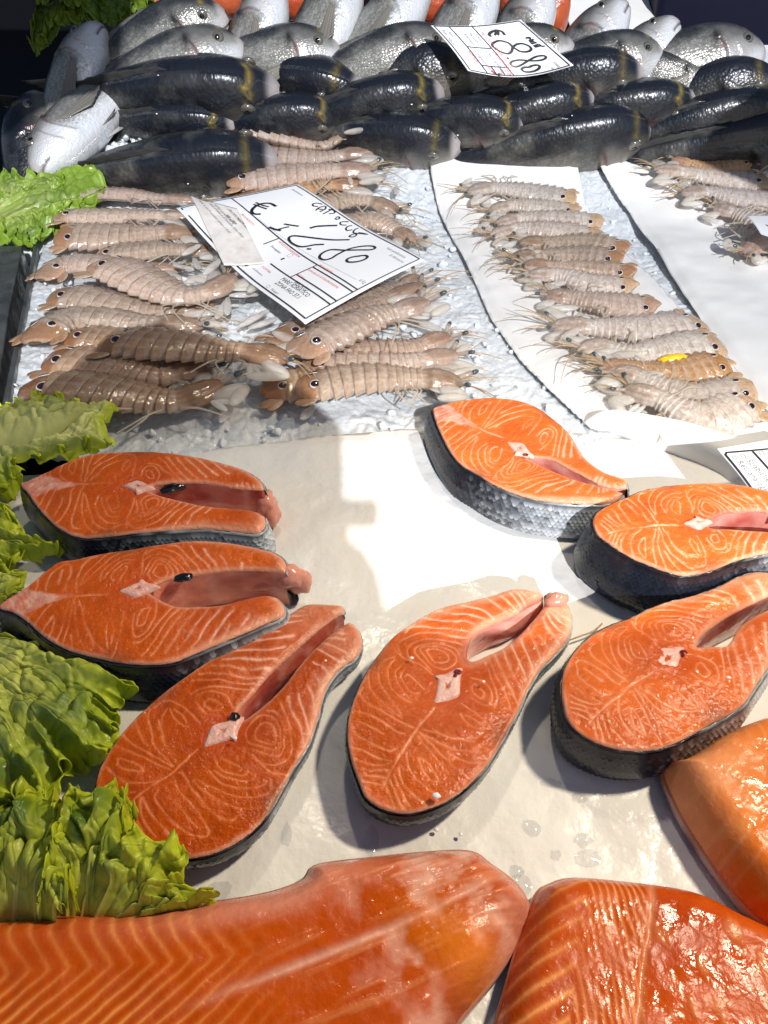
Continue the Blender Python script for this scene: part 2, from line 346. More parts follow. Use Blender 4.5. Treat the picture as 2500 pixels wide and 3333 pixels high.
# ------------------------------------------------------------------ paper sheets
def sheet(name, px, st, zf, m, label, cat='paper', thick=0.0003, z0=0.0, closed_n=220):
    poly = catmull(at(px, z0)[:, :2], closed_n, True) if closed_n else at(px, z0)[:, :2]
    X, sd, F = polygrid(poly, st)
    z = zf(X[:, 0], X[:, 1], sd) + bed(X[:, 1])
    o = obj(name, np.c_[X, z], F, m)
    s = o.modifiers.new('thickness', 'SOLIDIFY'); s.thickness = thick; s.offset = 1
    return tag(o, label, cat)
def z_main(x, y, sd):
    ice = sstep(0.42, 0.50, y)
    return -0.0014 + 0.0022 * (1 - np.abs(fbm(x * 9 + 3, y * 9, 77, 3)) * 2.2) * (0.5 + 0.5 * vn(x * 7, y * 7, 78)) + 0.0028 * fbm(x * 14, y * 14, 2, 3) + 0.0013 * fbm(x * 42, y * 42, 4, 3) + 0.004 * ice - 0.0020 * (1 - sstep(0, 0.01, sd))
MAIN = [(-700, 1640), (200, 1530), (560, 1474), (800, 1440), (1110, 1408), (1380, 1396), (1700, 1392), (2050, 1420), (2400, 1480), (3000, 1560), (3300, 2300), (3300, 4000), (-1200, 4000), (-1200, 2300)]
sheet('paper_sheet', MAIN, 0.004, z_main, M['paper'], 'large damp white paper sheet under the salmon steaks', closed_n=260)
def z_p1(x, y, sd): return 0.0046 - 0.0030 * (1 - sstep(0, 0.012, sd)) + 0.0026 * fbm(x * 12, y * 12, 12, 3) + 0.0012 * fbm(x * 40, y * 40, 13, 2) + 0.010 * (1 - sstep(0, 0.05, sd)) * sstep(0.80, 0.92, y)
P1 = [(1400, 437), (1560, 480), (1700, 526), (1780, 528), (1872, 505), (1878, 540), (1895, 610), (1930, 700), (2010, 790), (2130, 900), (2250, 1030), (2365, 1145), (2460, 1260), (2560, 1380), (2400, 1420), (2140, 1400),
      (1930, 1388), (1790, 1262), (1690, 1160), (1600, 1030), (1510, 830), (1425, 660), (1402, 560)]
def z_p2(x, y, sd): return 0.0054 - 0.0030 * (1 - sstep(0, 0.012, sd)) + 0.0026 * fbm(x * 12, y * 12, 32, 3) + 0.0012 * fbm(x * 40, y * 40, 33, 2) + 0.008 * (1 - sstep(0, 0.04, sd)) * sstep(0.80, 0.92, y)
P2 = [(1915, 478), (2000, 466), (2120, 462), (2210, 474), (2262, 484), (2310, 462), (2392, 468), (2440, 515), (2500, 600), (2760, 900), (3000, 1240), (2700, 1500), (2480, 1310), (2365, 1145), (2230, 950), (2130, 790), (2050, 680), (1965, 560)]
sheet('paper_sheet', P1, 0.003, z_p1, M['paper2'], 'white paper sheet with ten mantis shrimps lying on it', z0=0.0045, closed_n=None)
sheet('paper_sheet', P2, 0.003, z_p2, M['paper2'], 'white paper sheet at the right edge with few shrimps', z0=0.0055, closed_n=None)
P3 = [(2390, 470), (2480, 490), (2700, 500), (2900, 640), (2700, 800), (2500, 640)]
sheet('paper_sheet', P3, 0.004, lambda x, y, sd: 0.003 + 0.002 * fbm(x * 20, y * 20, 6, 3), M['paper2'], 'cream paper corner under the shrimp at the far right', z0=0.003, closed_n=None)
# folded roll of paper between the shrimps' sheet and the salmon
def roll_paper():
    a = at([(1890, 1362), (2020, 1400), (2200, 1462), (2330, 1512), (2396, 1556)], 0.006)
    b = at([(2230, 1385), (2320, 1380), (2420, 1390), (2540, 1420), (2640, 1500)], 0.012)
    A = catmull(a, 60); B = catmull(b, 60); t = np.linspace(0, 1, 40); rows = []
    for k in t:
        p = A * (1 - k) + B * k; p[:, 2] += 0.010 * math.sin(math.pi * min(1, k * 1.5)) * 0.9 + 0.0015 * fbm(p[:, 0] * 30, p[:, 1] * 30, 4, 3)
        if k < 0.18: p[:, 2] -= 0.012 * ((0.18 - k) / 0.18) ** 2; p[:, 1] += 0.006 * ((0.18 - k) / 0.18) ** 2
        rows.append(p)
    o = obj('folded_paper', np.array(rows).reshape(-1, 3), gridF(40, 60), M['paper2'])
    s = o.modifiers.new('thickness', 'SOLIDIFY'); s.thickness = 0.0004
    tag(o, 'rolled over edge of white paper above the right salmon steaks', 'paper')
roll_paper()
TP = [(1800, -60), (1985, -20), (2080, -40), (2150, 20), (2212, 82), (2212, 170), (2100, 210), (1900, 200)]
sheet('paper_sheet', TP, 0.006, lambda x, y, sd: 0.004 + 0.004 * fbm(x * 14, y * 14, 6, 3), M['paper2'], 'white paper behind the breams at the top right', z0=0.004, closed_n=None)
# ------------------------------------------------------------------ salmon steaks
O1, O2, FAT, LINE = (0.57, 0.094, 0.0035), (0.45, 0.060, 0.0015), (0.80, 0.42, 0.28), (0.80, 0.37, 0.19)
# muscle lines, drawn once in anatomical coordinates (d: backbone -> back, v: sideways; unit = backbone-to-back distance)
Q1, Q2, Q3, Q4 = [1110, 1900, 1560, 2350], [1430, 1900, 1880, 2350], [1110, 2230, 1560, 2680], [1380, 2200, 1830, 2650]
MYO = [(Q1, 1659., 0.9, [
 [(1080,905),(1040,850),(1040,815),(1110,800),(1220,820),(1290,870),(1280,930),(1200,960),(1130,950),(1080,905)],
 [(1170,1025),(1100,1000),(1030,920),(960,830),(965,790),(1040,770),(1180,770),(1300,800),(1370,860),(1390,920),(1330,990),(1240,1030),(1170,1025)],
 [(1080,1060),(990,960),(900,860),(890,800),(960,760),(1100,735),(1250,740),(1370,780),(1430,850)],
 [(880,980),(820,900),(800,820),(830,750),(920,700),(1050,685),(1230,690),(1400,710),(1470,730)],
 [(1100,1110),(1000,1030),(880,960),(770,910),(680,830),(640,790)],
 [(780,1130),(800,1110),(860,1150),(950,1240),(1000,1290)],[(760,1060),(720,1110),(740,1170),(800,1280),(880,1340),(960,1340)],
 [(830,1400),(760,1330),(690,1220),(650,1100),(670,1040),(730,990)],[(840,1450),(740,1400),(640,1320),(580,1200),(565,1060),(600,960),(640,920)],
 [(740,1600),(610,1430),(520,1300),(460,1160),(470,1000),(520,920),(640,880)],[(740,1630),(640,1560),(520,1460),(410,1340),(350,1210),(340,1080),(370,1020)]]),
 (Q1, 1659., 1.25, [[(720,850),(690,760),(720,690),(820,640),(960,600),(1150,605),(1350,640),(1520,655)],[(780,590),(830,530),(950,515),(1150,550),(1350,560),(1530,575)],[(980,410),(1120,440),(1300,470),(1480,465),(1590,490)]]),
 (Q3, 1659., 1.15, [[(270,30),(235,80),(240,130),(300,210),(420,290),(560,370),(700,450),(860,530)],[(110,360),(140,325),(200,315),(330,360),(480,440),(580,510),(700,590),(760,600)],[(110,380),(130,450),(170,560),(280,650),(400,720),(500,770),(590,810),(680,780)],
 [(220,430),(320,490),(420,540),(520,600)],[(130,740),(260,780),(380,850),(480,890),(620,930)],[(170,880),(300,935),(420,965),(520,965),(600,945)],[(190,990),(320,1010),(440,1025),(590,1030)],[(220,1080),(340,1085),(450,1095),(540,1110)],[(260,1150),(380,1170),(480,1195)],
 [(1130,290),(1050,390),(960,490),(860,630),(790,760),(690,900),(640,980),(560,1120),(500,1230)]]),
 (Q3, 1659., 0.95, [[(790,820),(800,930),(850,1060),(930,1160),(1060,1260),(1130,1300)],[(940,890),(960,960),(1010,1070),(1090,1150),(1210,1180)],[(940,890),(970,900),(1050,960),(1130,1060),(1200,1150)],[(920,640),(1000,740),(1110,860),(1200,970),(1310,1090),(1400,1200),(1410,1270)],
 [(950,610),(1070,720),(1200,850),(1320,960),(1440,1050),(1560,1120)],[(940,590),(1080,660),(1220,740),(1340,790),(1480,800),(1640,810)],[(1000,560),(1150,600),(1300,660),(1450,690),(1600,690)],[(1310,850),(1420,900),(1540,940),(1650,945)],
 [(700,1000),(730,1120),(780,1230),(860,1310),(960,1390),(1040,1430)],[(650,1080),(680,1180),(740,1300),(790,1390),(830,1450)],[(590,1140),(630,1230),(680,1340),(720,1440),(770,1490)],[(540,1190),(580,1290),(620,1400),(650,1480)]]),
 (Q4, 952., 0.9, [[(250,280),(270,320),(330,360),(400,380)],[(260,200),(330,250),(400,300),(470,370),(490,420),(460,480)],[(60,380),(150,430),(260,450),(340,440),(410,400)],[(90,470),(190,510),(280,525),(380,530),(450,510)],[(170,550),(250,585),(340,605),(410,605),(470,570)],[(280,290),(340,310),(390,350)]]),
 (Q2, 1659., 1.0, [[(530,930),(570,1000),(610,1100),(640,1200),(690,1340),(690,1440),(650,1520)],[(590,870),(630,960),(660,1060),(700,1160),(780,1300),(840,1440),(850,1520)],[(430,1210),(480,1260),(540,1340),(500,1400),(420,1330),(400,1250),(430,1210)],[(380,1130),(520,1180),(600,1270),(640,1380),(600,1470),(500,1460),(380,1380)]]),
 (Q2, 1659., 1.9, [[(670,840),(710,960),(760,1080),(830,1220),(900,1340),(930,1440)],[(760,780),(800,900),(850,1030),(930,1160),(1000,1300)],[(860,710),(910,850),(970,980),(1030,1100),(1060,1190)],[(970,620),(1000,740),(1060,880),(1110,1000),(1130,1080)],[(1080,530),(1110,650),(1170,790),(1230,920)],
 [(1200,640),(1260,720),(1310,800)],[(1240,420),(1290,560),(1390,660),(1420,720)],[(1290,370),(1360,500),(1450,590),(1520,620)],[(1330,350),(1420,450),(1540,530)],[(1370,330),(1460,400),(1560,450)],[(0,330),(150,370),(350,385),(540,440)],[(270,270),(400,300),(530,340),(640,430)],[(560,170),(640,240),(760,330),(850,385)],
 [(690,130),(800,220),(900,310),(950,340)],[(840,110),(900,200),(980,290),(1010,310)],[(910,100),(970,180),(1030,260)],[(980,110),(1040,180)]])]
BONEP = [(1100,1110),(1140,1160),(1130,1270),(1112,1380),(1092,1485),(1140,1490),(1250,1450),(1390,1400),(1440,1340),(1440,1200),(1450,1080),(1460,1010),(1400,1010),(1330,1045),(1230,1085)]
class Frame:
    def __init__(s, reg, outer, vert, dors, h):
        s.v0 = at(crop(reg, [vert]), h)[0]; d0 = at(crop(reg, [dors]), h)[0]; s.d0 = d0; s.L = np.linalg.norm((d0 - s.v0)[:2]); s.ad = (d0 - s.v0)[:2] / s.L; s.av = np.array([-s.ad[1], s.ad[0]])
        d, v = s.dv(at(crop(reg, outer), h)[:, :2]); m = d > -0.45; s.vp = v[m].max(); s.vn = -v[m].min(); s.dm = -d.min()
    def dv(s, X): return (X - s.v0[:2]) @ s.ad / s.L, (X - s.v0[:2]) @ s.av / s.L
RD = [1050, 1850, 1950, 2750]
DOUT = [(1325, 165), (1290, 135), (1150, 118), (1000, 163), (850, 198), (700, 235), (560, 310), (430, 400), (330, 520), (240, 660), (170, 830), (148, 980), (168, 1130), (220, 1280), (265, 1375), (370, 1440), (500, 1462), (620, 1440), (760, 1382), (880, 1292), (1000, 1160), (1090, 1010), (1170, 860), (1230, 730), (1310, 600), (1410, 500), (1472, 420), (1500, 320), (1482, 230), (1430, 160), (1370, 135), (1340, 150)]
FD = Frame(RD, DOUT, (750, 720), (262, 1365), 0.024)
GD_, GV_ = np.arange(-1.35, 1.25, 0.0065), np.arange(-0.95, 0.95, 0.0065)
def line_field():
    gx, gy = np.meshgrid(GD_, GV_, indexing='ij'); out = np.full(gx.shape, 9.0)
    for reg, wpx, wd, ls in MYO:
        for l in ls:
            P = np.stack(FD.dv(catmull(at(crop(reg, l, wpx), 0.024)[:, :2], 6 * len(l))), 1)
            a = P.min(0) - 0.09; b = P.max(0) + 0.09; i0, i1 = np.searchsorted(GD_, [a[0], b[0]]); j0, j1 = np.searchsorted(GV_, [a[1], b[1]])
            if i1 <= i0 or j1 <= j0: continue
            X = np.stack([gx[i0:i1, j0:j1].ravel(), gy[i0:i1, j0:j1].ravel()], 1); A = P[:-1]; D = P[1:] - A; L2 = np.maximum((D ** 2).sum(1), 1e-12)
            t = np.clip(((X[:, None] - A[None]) * D[None]).sum(2) / L2, 0, 1); d = np.sqrt((((X[:, None] - A[None] - t[..., None] * D[None]) ** 2).sum(2)).min(1))
            out[i0:i1, j0:j1] = np.minimum(out[i0:i1, j0:j1], (d / wd).reshape(i1 - i0, j1 - j0))
    return out
LF = line_field()
BONE = np.stack(FD.dv(at(crop(Q1, BONEP), 0.024)[:, :2]), 1)
def steak_field(d, v, fr, seed, flip):
    vq = np.where(v > 0, v / fr.vp * FD.vp, v / fr.vn * FD.vn); dq = np.where(d < 0, d / fr.dm * FD.dm, d)
    if flip: vq = -vq; vq = np.where(vq > 0, vq / FD.vn * FD.vp, vq / FD.vp * FD.vn)
    k = 0.0 if seed == 104 else 1.0
    dq = dq + k * 0.050 * fbm(d * 2.3 + 7, v * 2.3, seed, 2) + 0.008 * fbm(d * 13, v * 13, seed + 3, 2); vq = vq + k * 0.050 * np.minimum(1, np.abs(vq) * 4) * fbm(d * 2.3 - 5, v * 2.3 + 9, seed + 1, 2) + 0.008 * fbm(d * 13 + 4, v * 13, seed + 4, 2)
    i = np.clip((dq - GD_[0]) / 0.0065, 0, len(GD_) - 1.01); j = np.clip((vq - GV_[0]) / 0.0065, 0, len(GV_) - 1.01); i0 = i.astype(int); j0 = j.astype(int); fi = i - i0; fj = j - j0
    f = (LF[i0, j0] * (1 - fi) + LF[i0 + 1, j0] * fi) * (1 - fj) + (LF[i0, j0 + 1] * (1 - fi) + LF[i0 + 1, j0 + 1] * fi) * fj
    w_ = 0.0056 + 0.0026 * vn(d * 11, v * 11, seed + 8)
    main = np.exp(-(f / w_) ** 2) * np.clip(0.72 + 0.62 * vn(d * 8 + 3, v * 8, seed + 9) + 0.25 * vn(d * 40, v * 40, seed + 19), 0.12, 1)
    return np.clip(main * 0.95 + 0.10 * np.exp(-(f / (w_ * 3.2)) ** 2), 0, 1)
def backbone(fr, seed, parent, zt, flip, scale=1.0):
    B = BONE.copy(); B[:, 1] *= (-1 if flip else 1); n = 64; m = 14
    P = fr.v0[None, :2] + (B[:, :1] * fr.ad[None] + B[:, 1:] * fr.av[None]) * fr.L * scale
    P = catmull(P, n, True); c = fr.v0[:2]; V = []; C = []
    for k in range(m):
        t = k / (m - 1); p = c[None] + (P - c[None]) * t; ct = np.arange(n) * 2 * math.pi / n
        z = zt + 0.0010 - 0.0024 * t ** 8 - 0.0013 * math.exp(-((t - 0.0) / 0.14) ** 2) + 0.0004 * fbm(p[:, 0] * 500, p[:, 1] * 500, seed, 2)
        V.append(np.c_[p, z]); cc = mixc((0.76, 0.50, 0.43), (0.70, 0.34, 0.28), np.clip(0.4 + fbm(p[:, 0] * 260, p[:, 1] * 260, seed + 2, 3), 0, 1)); C.append(mixc(cc, (0.55, 0.20, 0.16), np.full(n, 0.8 * math.exp(-((t - 0.13) / 0.07) ** 2))))
    return obj('backbone', np.vstack(V), gridF(m, n, True), M['bone'], parent, np.vstack(C))
def blob(name, px, h, rx, ry, rz, m, parent=None, seed=0, tilt=0.0, cols=None):
    c = at([px], h)[0]; v, f = IV1 if False else ico(3)[0], ico(3)[1]
    v = v * (1 + 0.35 * fbm(v[:, 0] * 1.6 + seed, v[:, 1] * 1.6 + v[:, 2] * 1.3, seed, 3))[:, None] * np.array([rx, ry, rz])
    ca, sa = math.cos(tilt), math.sin(tilt); v = np.c_[v[:, 0] * ca - v[:, 1] * sa, v[:, 0] * sa + v[:, 1] * ca, v[:, 2]] + c
    return obj(name, v, f, m, parent, None if cols is None else np.tile(np.array(cols), (len(v), 1)))
def steak(reg, outer, inner, vert, dors, h, seed, label, dark=0.55, sat=0.0, wedge=0.0, mem=(0.62, 0.22, 0.17), boneax=(0.010, 0.0065), tipfat=0.3, skinw=0.0009, lines=1.0, tone=1.0, redge=0.0, flip=False, bs=1.0, lean=0.0, pink=0.0):
    fr = Frame(reg, outer, vert, dors, h)
    oP = catmull(at(crop(reg, outer), h)[:, :2], 210); iP = catmull(at(crop(reg, inner), h)[:, :2], 110)
    poly = np.vstack([oP, iP[1:-1]])
    ar = 0.5 * np.sum(poly[:, 0] * np.roll(poly[:, 1], -1) - np.roll(poly[:, 0], -1) * poly[:, 1])
    sgn = 1.0 if ar > 0 else -1.0
    v0, d0, L, ad, av = fr.v0, fr.d0, fr.L, fr.ad, fr.av
    root = empty('salmon_steak', (v0[0], v0[1], 0.0), label, 'salmon steak', 'salmon steaks laid out on the white paper')
    X, sd, F = polygrid(poly, 0.00046)
    if sgn < 0 or True: F = F
    d = (X - v0[:2]) @ ad / L; v = (X - v0[:2]) @ av / L
    ln = steak_field(d, v, fr, seed, flip) * lines
    so_, _, _ = psdf(X, np.vstack([oP, oP[::-1] + 1e-7])) ; so_ = np.abs(so_)
    si_, _, _ = psdf(X, np.vstack([iP, iP[::-1] + 1e-7])); si_ = np.abs(si_)
    r = 0.0015
    z = h - r * (1 - np.sqrt(np.clip(1 - (1 - np.clip(sd / r, 0, 1)) ** 2, 0, 1)))
    em = sstep(0.0003, 0.0035, sd); z = z + 0.0016 * sstep(0, 0.02, sd) + em * 0.0012 * fbm(X[:, 0] * 55, X[:, 1] * 55, seed + 20, 3) + 0.00028 * fbm(X[:, 0] * 420, X[:, 1] * 420, seed + 21, 3)
    z = z - 0.00035 * ln * sstep(0, 0.002, sd) + 0.0012 * em * sstep(-0.2, -0.9, d)
    c = mixc(np.array(O1) * tone + pink * np.array((0.15, 0.08, 0.030)), np.array(O2) * tone + pink * np.array((0.14, 0.065, 0.02)), np.clip(0.5 + 0.9 * fbm(X[:, 0] * 60, X[:, 1] * 60, seed + 30, 4), 0, 1))  # pink puts the look of sunlit flesh into the colour
    c = mixc(c, (0.60, 0.11, 0.004), 0.30 * np.clip(fbm(X[:, 0] * 500, X[:, 1] * 160, seed + 31, 3) * 2, 0, 1))
    c = mixc(c, (0.45, 0.06, 0.02), 0.5 * np.exp(-(np.hypot(d + 0.02, v) / 0.22) ** 2))
    c = c * (1 + 0.16 * fbm(X[:, 0] * 1100, X[:, 1] * 1100, seed + 44, 2) + 0.10 * fbm(X[:, 0] * 240, X[:, 1] * 240, seed + 45, 2))[:, None]
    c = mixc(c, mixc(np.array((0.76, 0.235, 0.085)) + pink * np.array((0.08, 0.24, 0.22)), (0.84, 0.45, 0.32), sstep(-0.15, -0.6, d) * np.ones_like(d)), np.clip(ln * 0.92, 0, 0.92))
    fatw = 0.0011 + 0.0016 * sstep(-0.1, -0.7, d) * (1 + tipfat) + 0.0006 * vn(X[:, 0] * 220, X[:, 1] * 220, seed + 33)
    c = mixc(c, FAT, np.exp(-(so_ / np.maximum(fatw, 0.0004)) ** 2) * 0.75)
    c = mixc(c, FAT, np.exp(-(si_ / (0.0012 + 0.002 * tipfat)) ** 2) * 0.6)
    c = mixc(c, FAT, tipfat * sstep(-0.95, -1.25, d + 0.1 * vn(X[:, 0] * 150, X[:, 1] * 150, seed)) * 0.9)
    lat = np.exp(-((d - 0.10) / 0.13) ** 2) * np.exp(-(so_ / 0.0055) ** 2)
    c = mixc(c, (0.20, 0.075, 0.035), lat * 0.62)
    wd = (0.03 + 0.16 * sstep(0.45, 1.05, d)) * wedge
    if wedge > 0:
        q = sstep(0.0, 0.035, wd - np.abs(v) + 0.02 * vn(d * 14, v * 14, seed + 40)) * sstep(0.42, 0.6, d)
        c = mixc(c, mixc((0.74, 0.40, 0.30), (0.62, 0.22, 0.15), np.clip(0.5 + vn(d * 22, v * 22, seed + 41), 0, 1)), q * 0.9)
    if redge: c = mixc(c, (0.35, 0.02, 0.02), redge * np.exp(-(si_ / 0.002) ** 2) * np.clip(0.6 + vn(d * 9, v * 9, 5), 0, 1))
    obj('flesh', np.c_[X, z], F if True else F[:, ::-1], M['flesh'], root, c)
    # skin band round the outside
    q = np.linspace(0, 1, len(oP)); k = np.argmin(np.hypot(*(oP - d0[:2]).T)); qd = q[k]
    far_ = 0; far = np.where(q < qd, (qd - q) / qd, (q - qd) / (1 - qd))
    T = np.gradient(oP, axis=0); T /= np.linalg.norm(T, axis=1)[:, None]; N = np.c_[T[:, 1], -T[:, 0]] * sgn
    for _ in range(3): N[1:-1] = (N[:-2] + N[1:-1] * 2 + N[2:]) / 4
    N /= np.linalg.norm(N, axis=1)[:, None]
    rows = []; prof = [(-0.0006, -r - 0.0012), (0.0, -r - 0.0001), (skinw * 0.4, -r + 0.0001), (skinw * 0.9, -r - 0.0006), (0.0018, -h * 0.3), (0.0026, -h * 0.55), (0.0024, -h * 0.8), (0.0006, -h * 0.97), (-0.002, -h)]
    bul = 0.5 + 0.5 * np.sin(q * 9 + seed) 
    for o_, zz in prof:
        off = o_ * (1 + (0.35 * bul if zz < -0.004 else 0)) + lean * (np.clip(-zz / h, 0, 1) ** 1.3)
        rows.append(np.c_[oP + N * (off + 0.0003 * vn(q * 140, zz * 400 + q * 0, seed))[:, None], h + zz + 0.0004 * vn(q * 160, q * 0, seed + 3) * (zz > -0.004)])
    SV = np.array(rows)
    dk = sstep(dark - 0.16, dark + 0.20, far + 0.10 * vn(q * 40, q * 0, seed + 2))
    base = mixc((0.010, 0.012, 0.018), (0.40, 0.43, 0.46), dk)
    cc = np.repeat(base[None], len(prof), 0); cc[:3] = cc[:3] * 0.8
    obj('skin', SV.reshape(-1, 3), gridF(len(prof), len(oP)) if sgn > 0 else gridF(len(prof), len(oP))[:, ::-1], M['skin'], root, cc.reshape(-1, 3))
    # overlapping scales on the skin
    arc = np.concatenate([[0], np.cumsum(np.linalg.norm(np.diff(oP, axis=0), axis=1))]); Vs = []; Fs = []; Cs = []; n = 0
    rs = np.random.RandomState(seed); dz = 0.0021; ds = 0.0027
    def on(s, zz):                             # arc position, depth below top -> surface point + normal
        s = np.clip(s, 0, arc[-1]); p = np.array([np.interp(s, arc, oP[:, k]) for k in (0, 1)]); m_ = np.array([np.interp(s, arc, N[:, k]) for k in (0, 1)])
        off = np.interp(zz, [0.0021, h * 0.3, h * 0.55, h * 0.8, h * 0.97, h], [skinw * 0.9, 0.0018, 0.0026, 0.0024, 0.0006, -0.002]) * (1 + 0.35 * np.interp(s / arc[-1], q, bul)) + lean * (min(1.0, zz / h) ** 1.3)
        return np.array([*(p + m_ * off), h - zz]), np.array([m_[0], m_[1], 0.0])
    row = 0; zz = 0.0024
    while zz < h * 0.93:
        s = 0.004 + (ds / 2 if row % 2 else 0)
        while s < arc[-1] - 0.003:
            fq = np.interp(s / arc[-1], q, far)
            if rs.rand() < 0.965:
                js = (rs.rand(2) - 0.5) * 0.0004; w_ = ds * (0.62 + 0.06 * rs.rand()); ll = dz * 1.75
                pts = [(s - w_ * 0.8 + js[0], zz, 0.00006), (s + w_ * 0.8 + js[0], zz, 0.00006), (s + w_ + js[0], zz + ll * 0.5, 0.00025), (s + w_ * 0.55, zz + ll * 0.86, 0.00042), (s + js[0], zz + ll, 0.00048 + rs.rand() * 0.0002), (s - w_ * 0.55, zz + ll * 0.86, 0.00042), (s - w_ + js[0], zz + ll * 0.5, 0.00025)]
                P = []
                for a_, b_, e_ in pts:
                    p, nn = on(a_, min(b_, h * 0.985)); P.append(p + nn * (e_ + 0.0001))
                Vs += P; Fs.append([n, n + 1, n + 2, n + 6]); Fs.append([n + 6, n + 2, n + 3, n + 5]); Fs.append([n + 5, n + 3, n + 4, n + 4][:3] + [n + 4]); n += 7
                t = float(sstep(dark - 0.2, dark + 0.2, fq + 0.16 * (rs.rand() - 0.5))); g = 0.7 + 0.6 * rs.rand()
                lo_ = mixc((0.006, 0.008, 0.012), (0.10, 0.115, 0.13), t) * g; hi_ = mixc((0.013, 0.017, 0.030), (0.54, 0.58, 0.63), t) * g
                Cs += [lo_, lo_, hi_ * 0.6 + lo_ * 0.4, hi_, hi_, hi_, hi_ * 0.6 + lo_ * 0.4]
            s += ds
        zz += dz; row += 1
    Fs = [f[:3] if len(set(f)) == 3 else f for f in Fs]
    o = obj('scales', np.array(Vs), Fs, M['scale'], root, np.array(Cs)); o['kind'] = 'stuff'
    # belly wall inside the slit
    nI = len(iP); qi = np.linspace(0, 1, nI); T = np.gradient(iP, axis=0); T /= np.linalg.norm(T, axis=1)[:, None]; NI = np.c_[T[:, 1], -T[:, 0]] * sgn
    rows = []; cs = []
    for t in np.linspace(0, 1, 12):
        bulge = 0.0022 * math.sin(math.pi * t) * (0.5 + 0.5 * vn(qi * 6, t * 2 + qi * 0, seed + 50)) - 0.0002 - 0.0010 * t
        rows.append(np.c_[iP + NI * bulge[:, None], np.full(nI, h - 0.0016 - (h - 0.0016) * t)])
        cm = mixc(np.array(mem) * 1.1, (0.40, 0.07, 0.05), np.clip(0.30 + 1.3 * fbm(qi * 9, t * 3 + qi * 0, seed + 51, 3), 0, 1)); cm = mixc(cm, (0.78, 0.45, 0.36), np.clip(vn(qi * 25, t * 2.2 + qi * 0, seed + 52), 0, 1) * 0.6)
        cs.append(cm)
    obj('belly_wall', np.array(rows).reshape(-1, 3), gridF(12, nI) if sgn > 0 else gridF(12, nI)[:, ::-1], M['membrane'], root, np.array(cs).reshape(-1, 3))
    hv = h + 0.0016
    backbone(fr, seed, root, hv - 0.0004, flip, bs)
    return root, v0, ad, av, L

RA = [0, 1380, 1000, 1850]
sA = steak(RA, [(1425, 345), (1408, 305), (1340, 255), (1230, 215), (1050, 173), (850, 148), (640, 148), (500, 160), (380, 195), (240, 262), (150, 302), (112, 328), (145, 365), (190, 430), (250, 500), (320, 560), (420, 603), (560, 603), (700, 585), (850, 571), (1000, 562), (1100, 558), (1220, 568), (1330, 580), (1395, 582), (1432, 545), (1428, 495)],
           [(1428, 495), (1370, 466), (1250, 453), (1100, 438), (950, 405), (850, 378), (800, 352), (830, 328), (940, 314), (1100, 314), (1250, 338), (1400, 350), (1425, 345)],
           (745, 345), (112, 330), 0.028, 101, 'salmon steak with open pink belly, highest of the three at the left', dark=0.62, lean=0.001, pink=0.12, wedge=1.0, flip=True, bs=0.7, mem=(0.64, 0.22, 0.15))
RB = [0, 1720, 1100, 2300]
sB = steak(RB, [(1400, 212), (1400, 160), (1350, 118), (1250, 90), (1100, 64), (950, 57), (800, 73), (650, 98), (500, 120), (370, 148), (280, 165), (200, 225), (120, 290), (30, 345), (-8, 382), (60, 405), (130, 452), (220, 530), (330, 590), (460, 626), (600, 655), (740, 661), (850, 650), (950, 611), (1050, 570), (1200, 508), (1320, 455), (1388, 425), (1392, 375), (1355, 335)],
           [(1355, 335), (1300, 325), (1200, 345), (1080, 373), (950, 381), (860, 378), (770, 338), (735, 308), (770, 272), (850, 240), (960, 222), (1100, 205), (1230, 200), (1330, 205), (1400, 212)],
           (680, 305), (-5, 380), 0.028, 102, 'salmon steak with blue-black scaly skin between the other two at the left', dark=0.78, lean=0.003, pink=0.12, wedge=1.0, bs=0.75, mem=(0.74, 0.30, 0.19))
RC = [250, 1900, 1300, 2850]
sC = steak(RC, [(1372, 150), (1368, 112), (1300, 103), (1180, 103), (1080, 163), (960, 248), (820, 320), (680, 390), (550, 480), (440, 560), (340, 650), (250, 740), (170, 850), (110, 960), (92, 1080), (120, 1200), (190, 1290), (290, 1350), (400, 1392), (530, 1408), (680, 1387), (830, 1320), (950, 1220), (1040, 1080), (1110, 950), (1190, 820), (1240, 680), (1280, 540), (1350, 440), (1440, 370), (1468, 300), (1452, 235), (1405, 190)],
           [(1405, 190), (1360, 215), (1290, 270), (1170, 385), (1060, 525), (960, 622), (870, 690), (835, 705), (822, 672), (845, 630), (905, 563), (1000, 455), (1130, 335), (1250, 230), (1340, 165), (1372, 150)],
           (750, 770), (170, 1260), 0.021, 103, 'dark red salmon steak partly under lettuce, lowest at the left', dark=0.46, lean=-0.009, tone=0.90, bs=0.95, flip=True, tipfat=0.25, mem=(0.55, 0.15, 0.09))
sD = steak(RD, DOUT,
           [(1340, 150), (1338, 190), (1318, 238), (1265, 305), (1180, 395), (1090, 470), (1000, 512), (900, 552), (868, 520), (902, 405), (1010, 335), (1130, 288), (1240, 225), (1300, 195), (1325, 165)],
           (750, 720), (262, 1365), 0.022, 104, 'whole salmon steak standing alone in the middle of the paper', dark=0.36, lean=-0.008, pink=0.2, bs=1.0, tipfat=0.9, mem=(0.72, 0.36, 0.29), redge=0.6, lines=1.1)
RE = [1300, 1250, 2150, 1750]
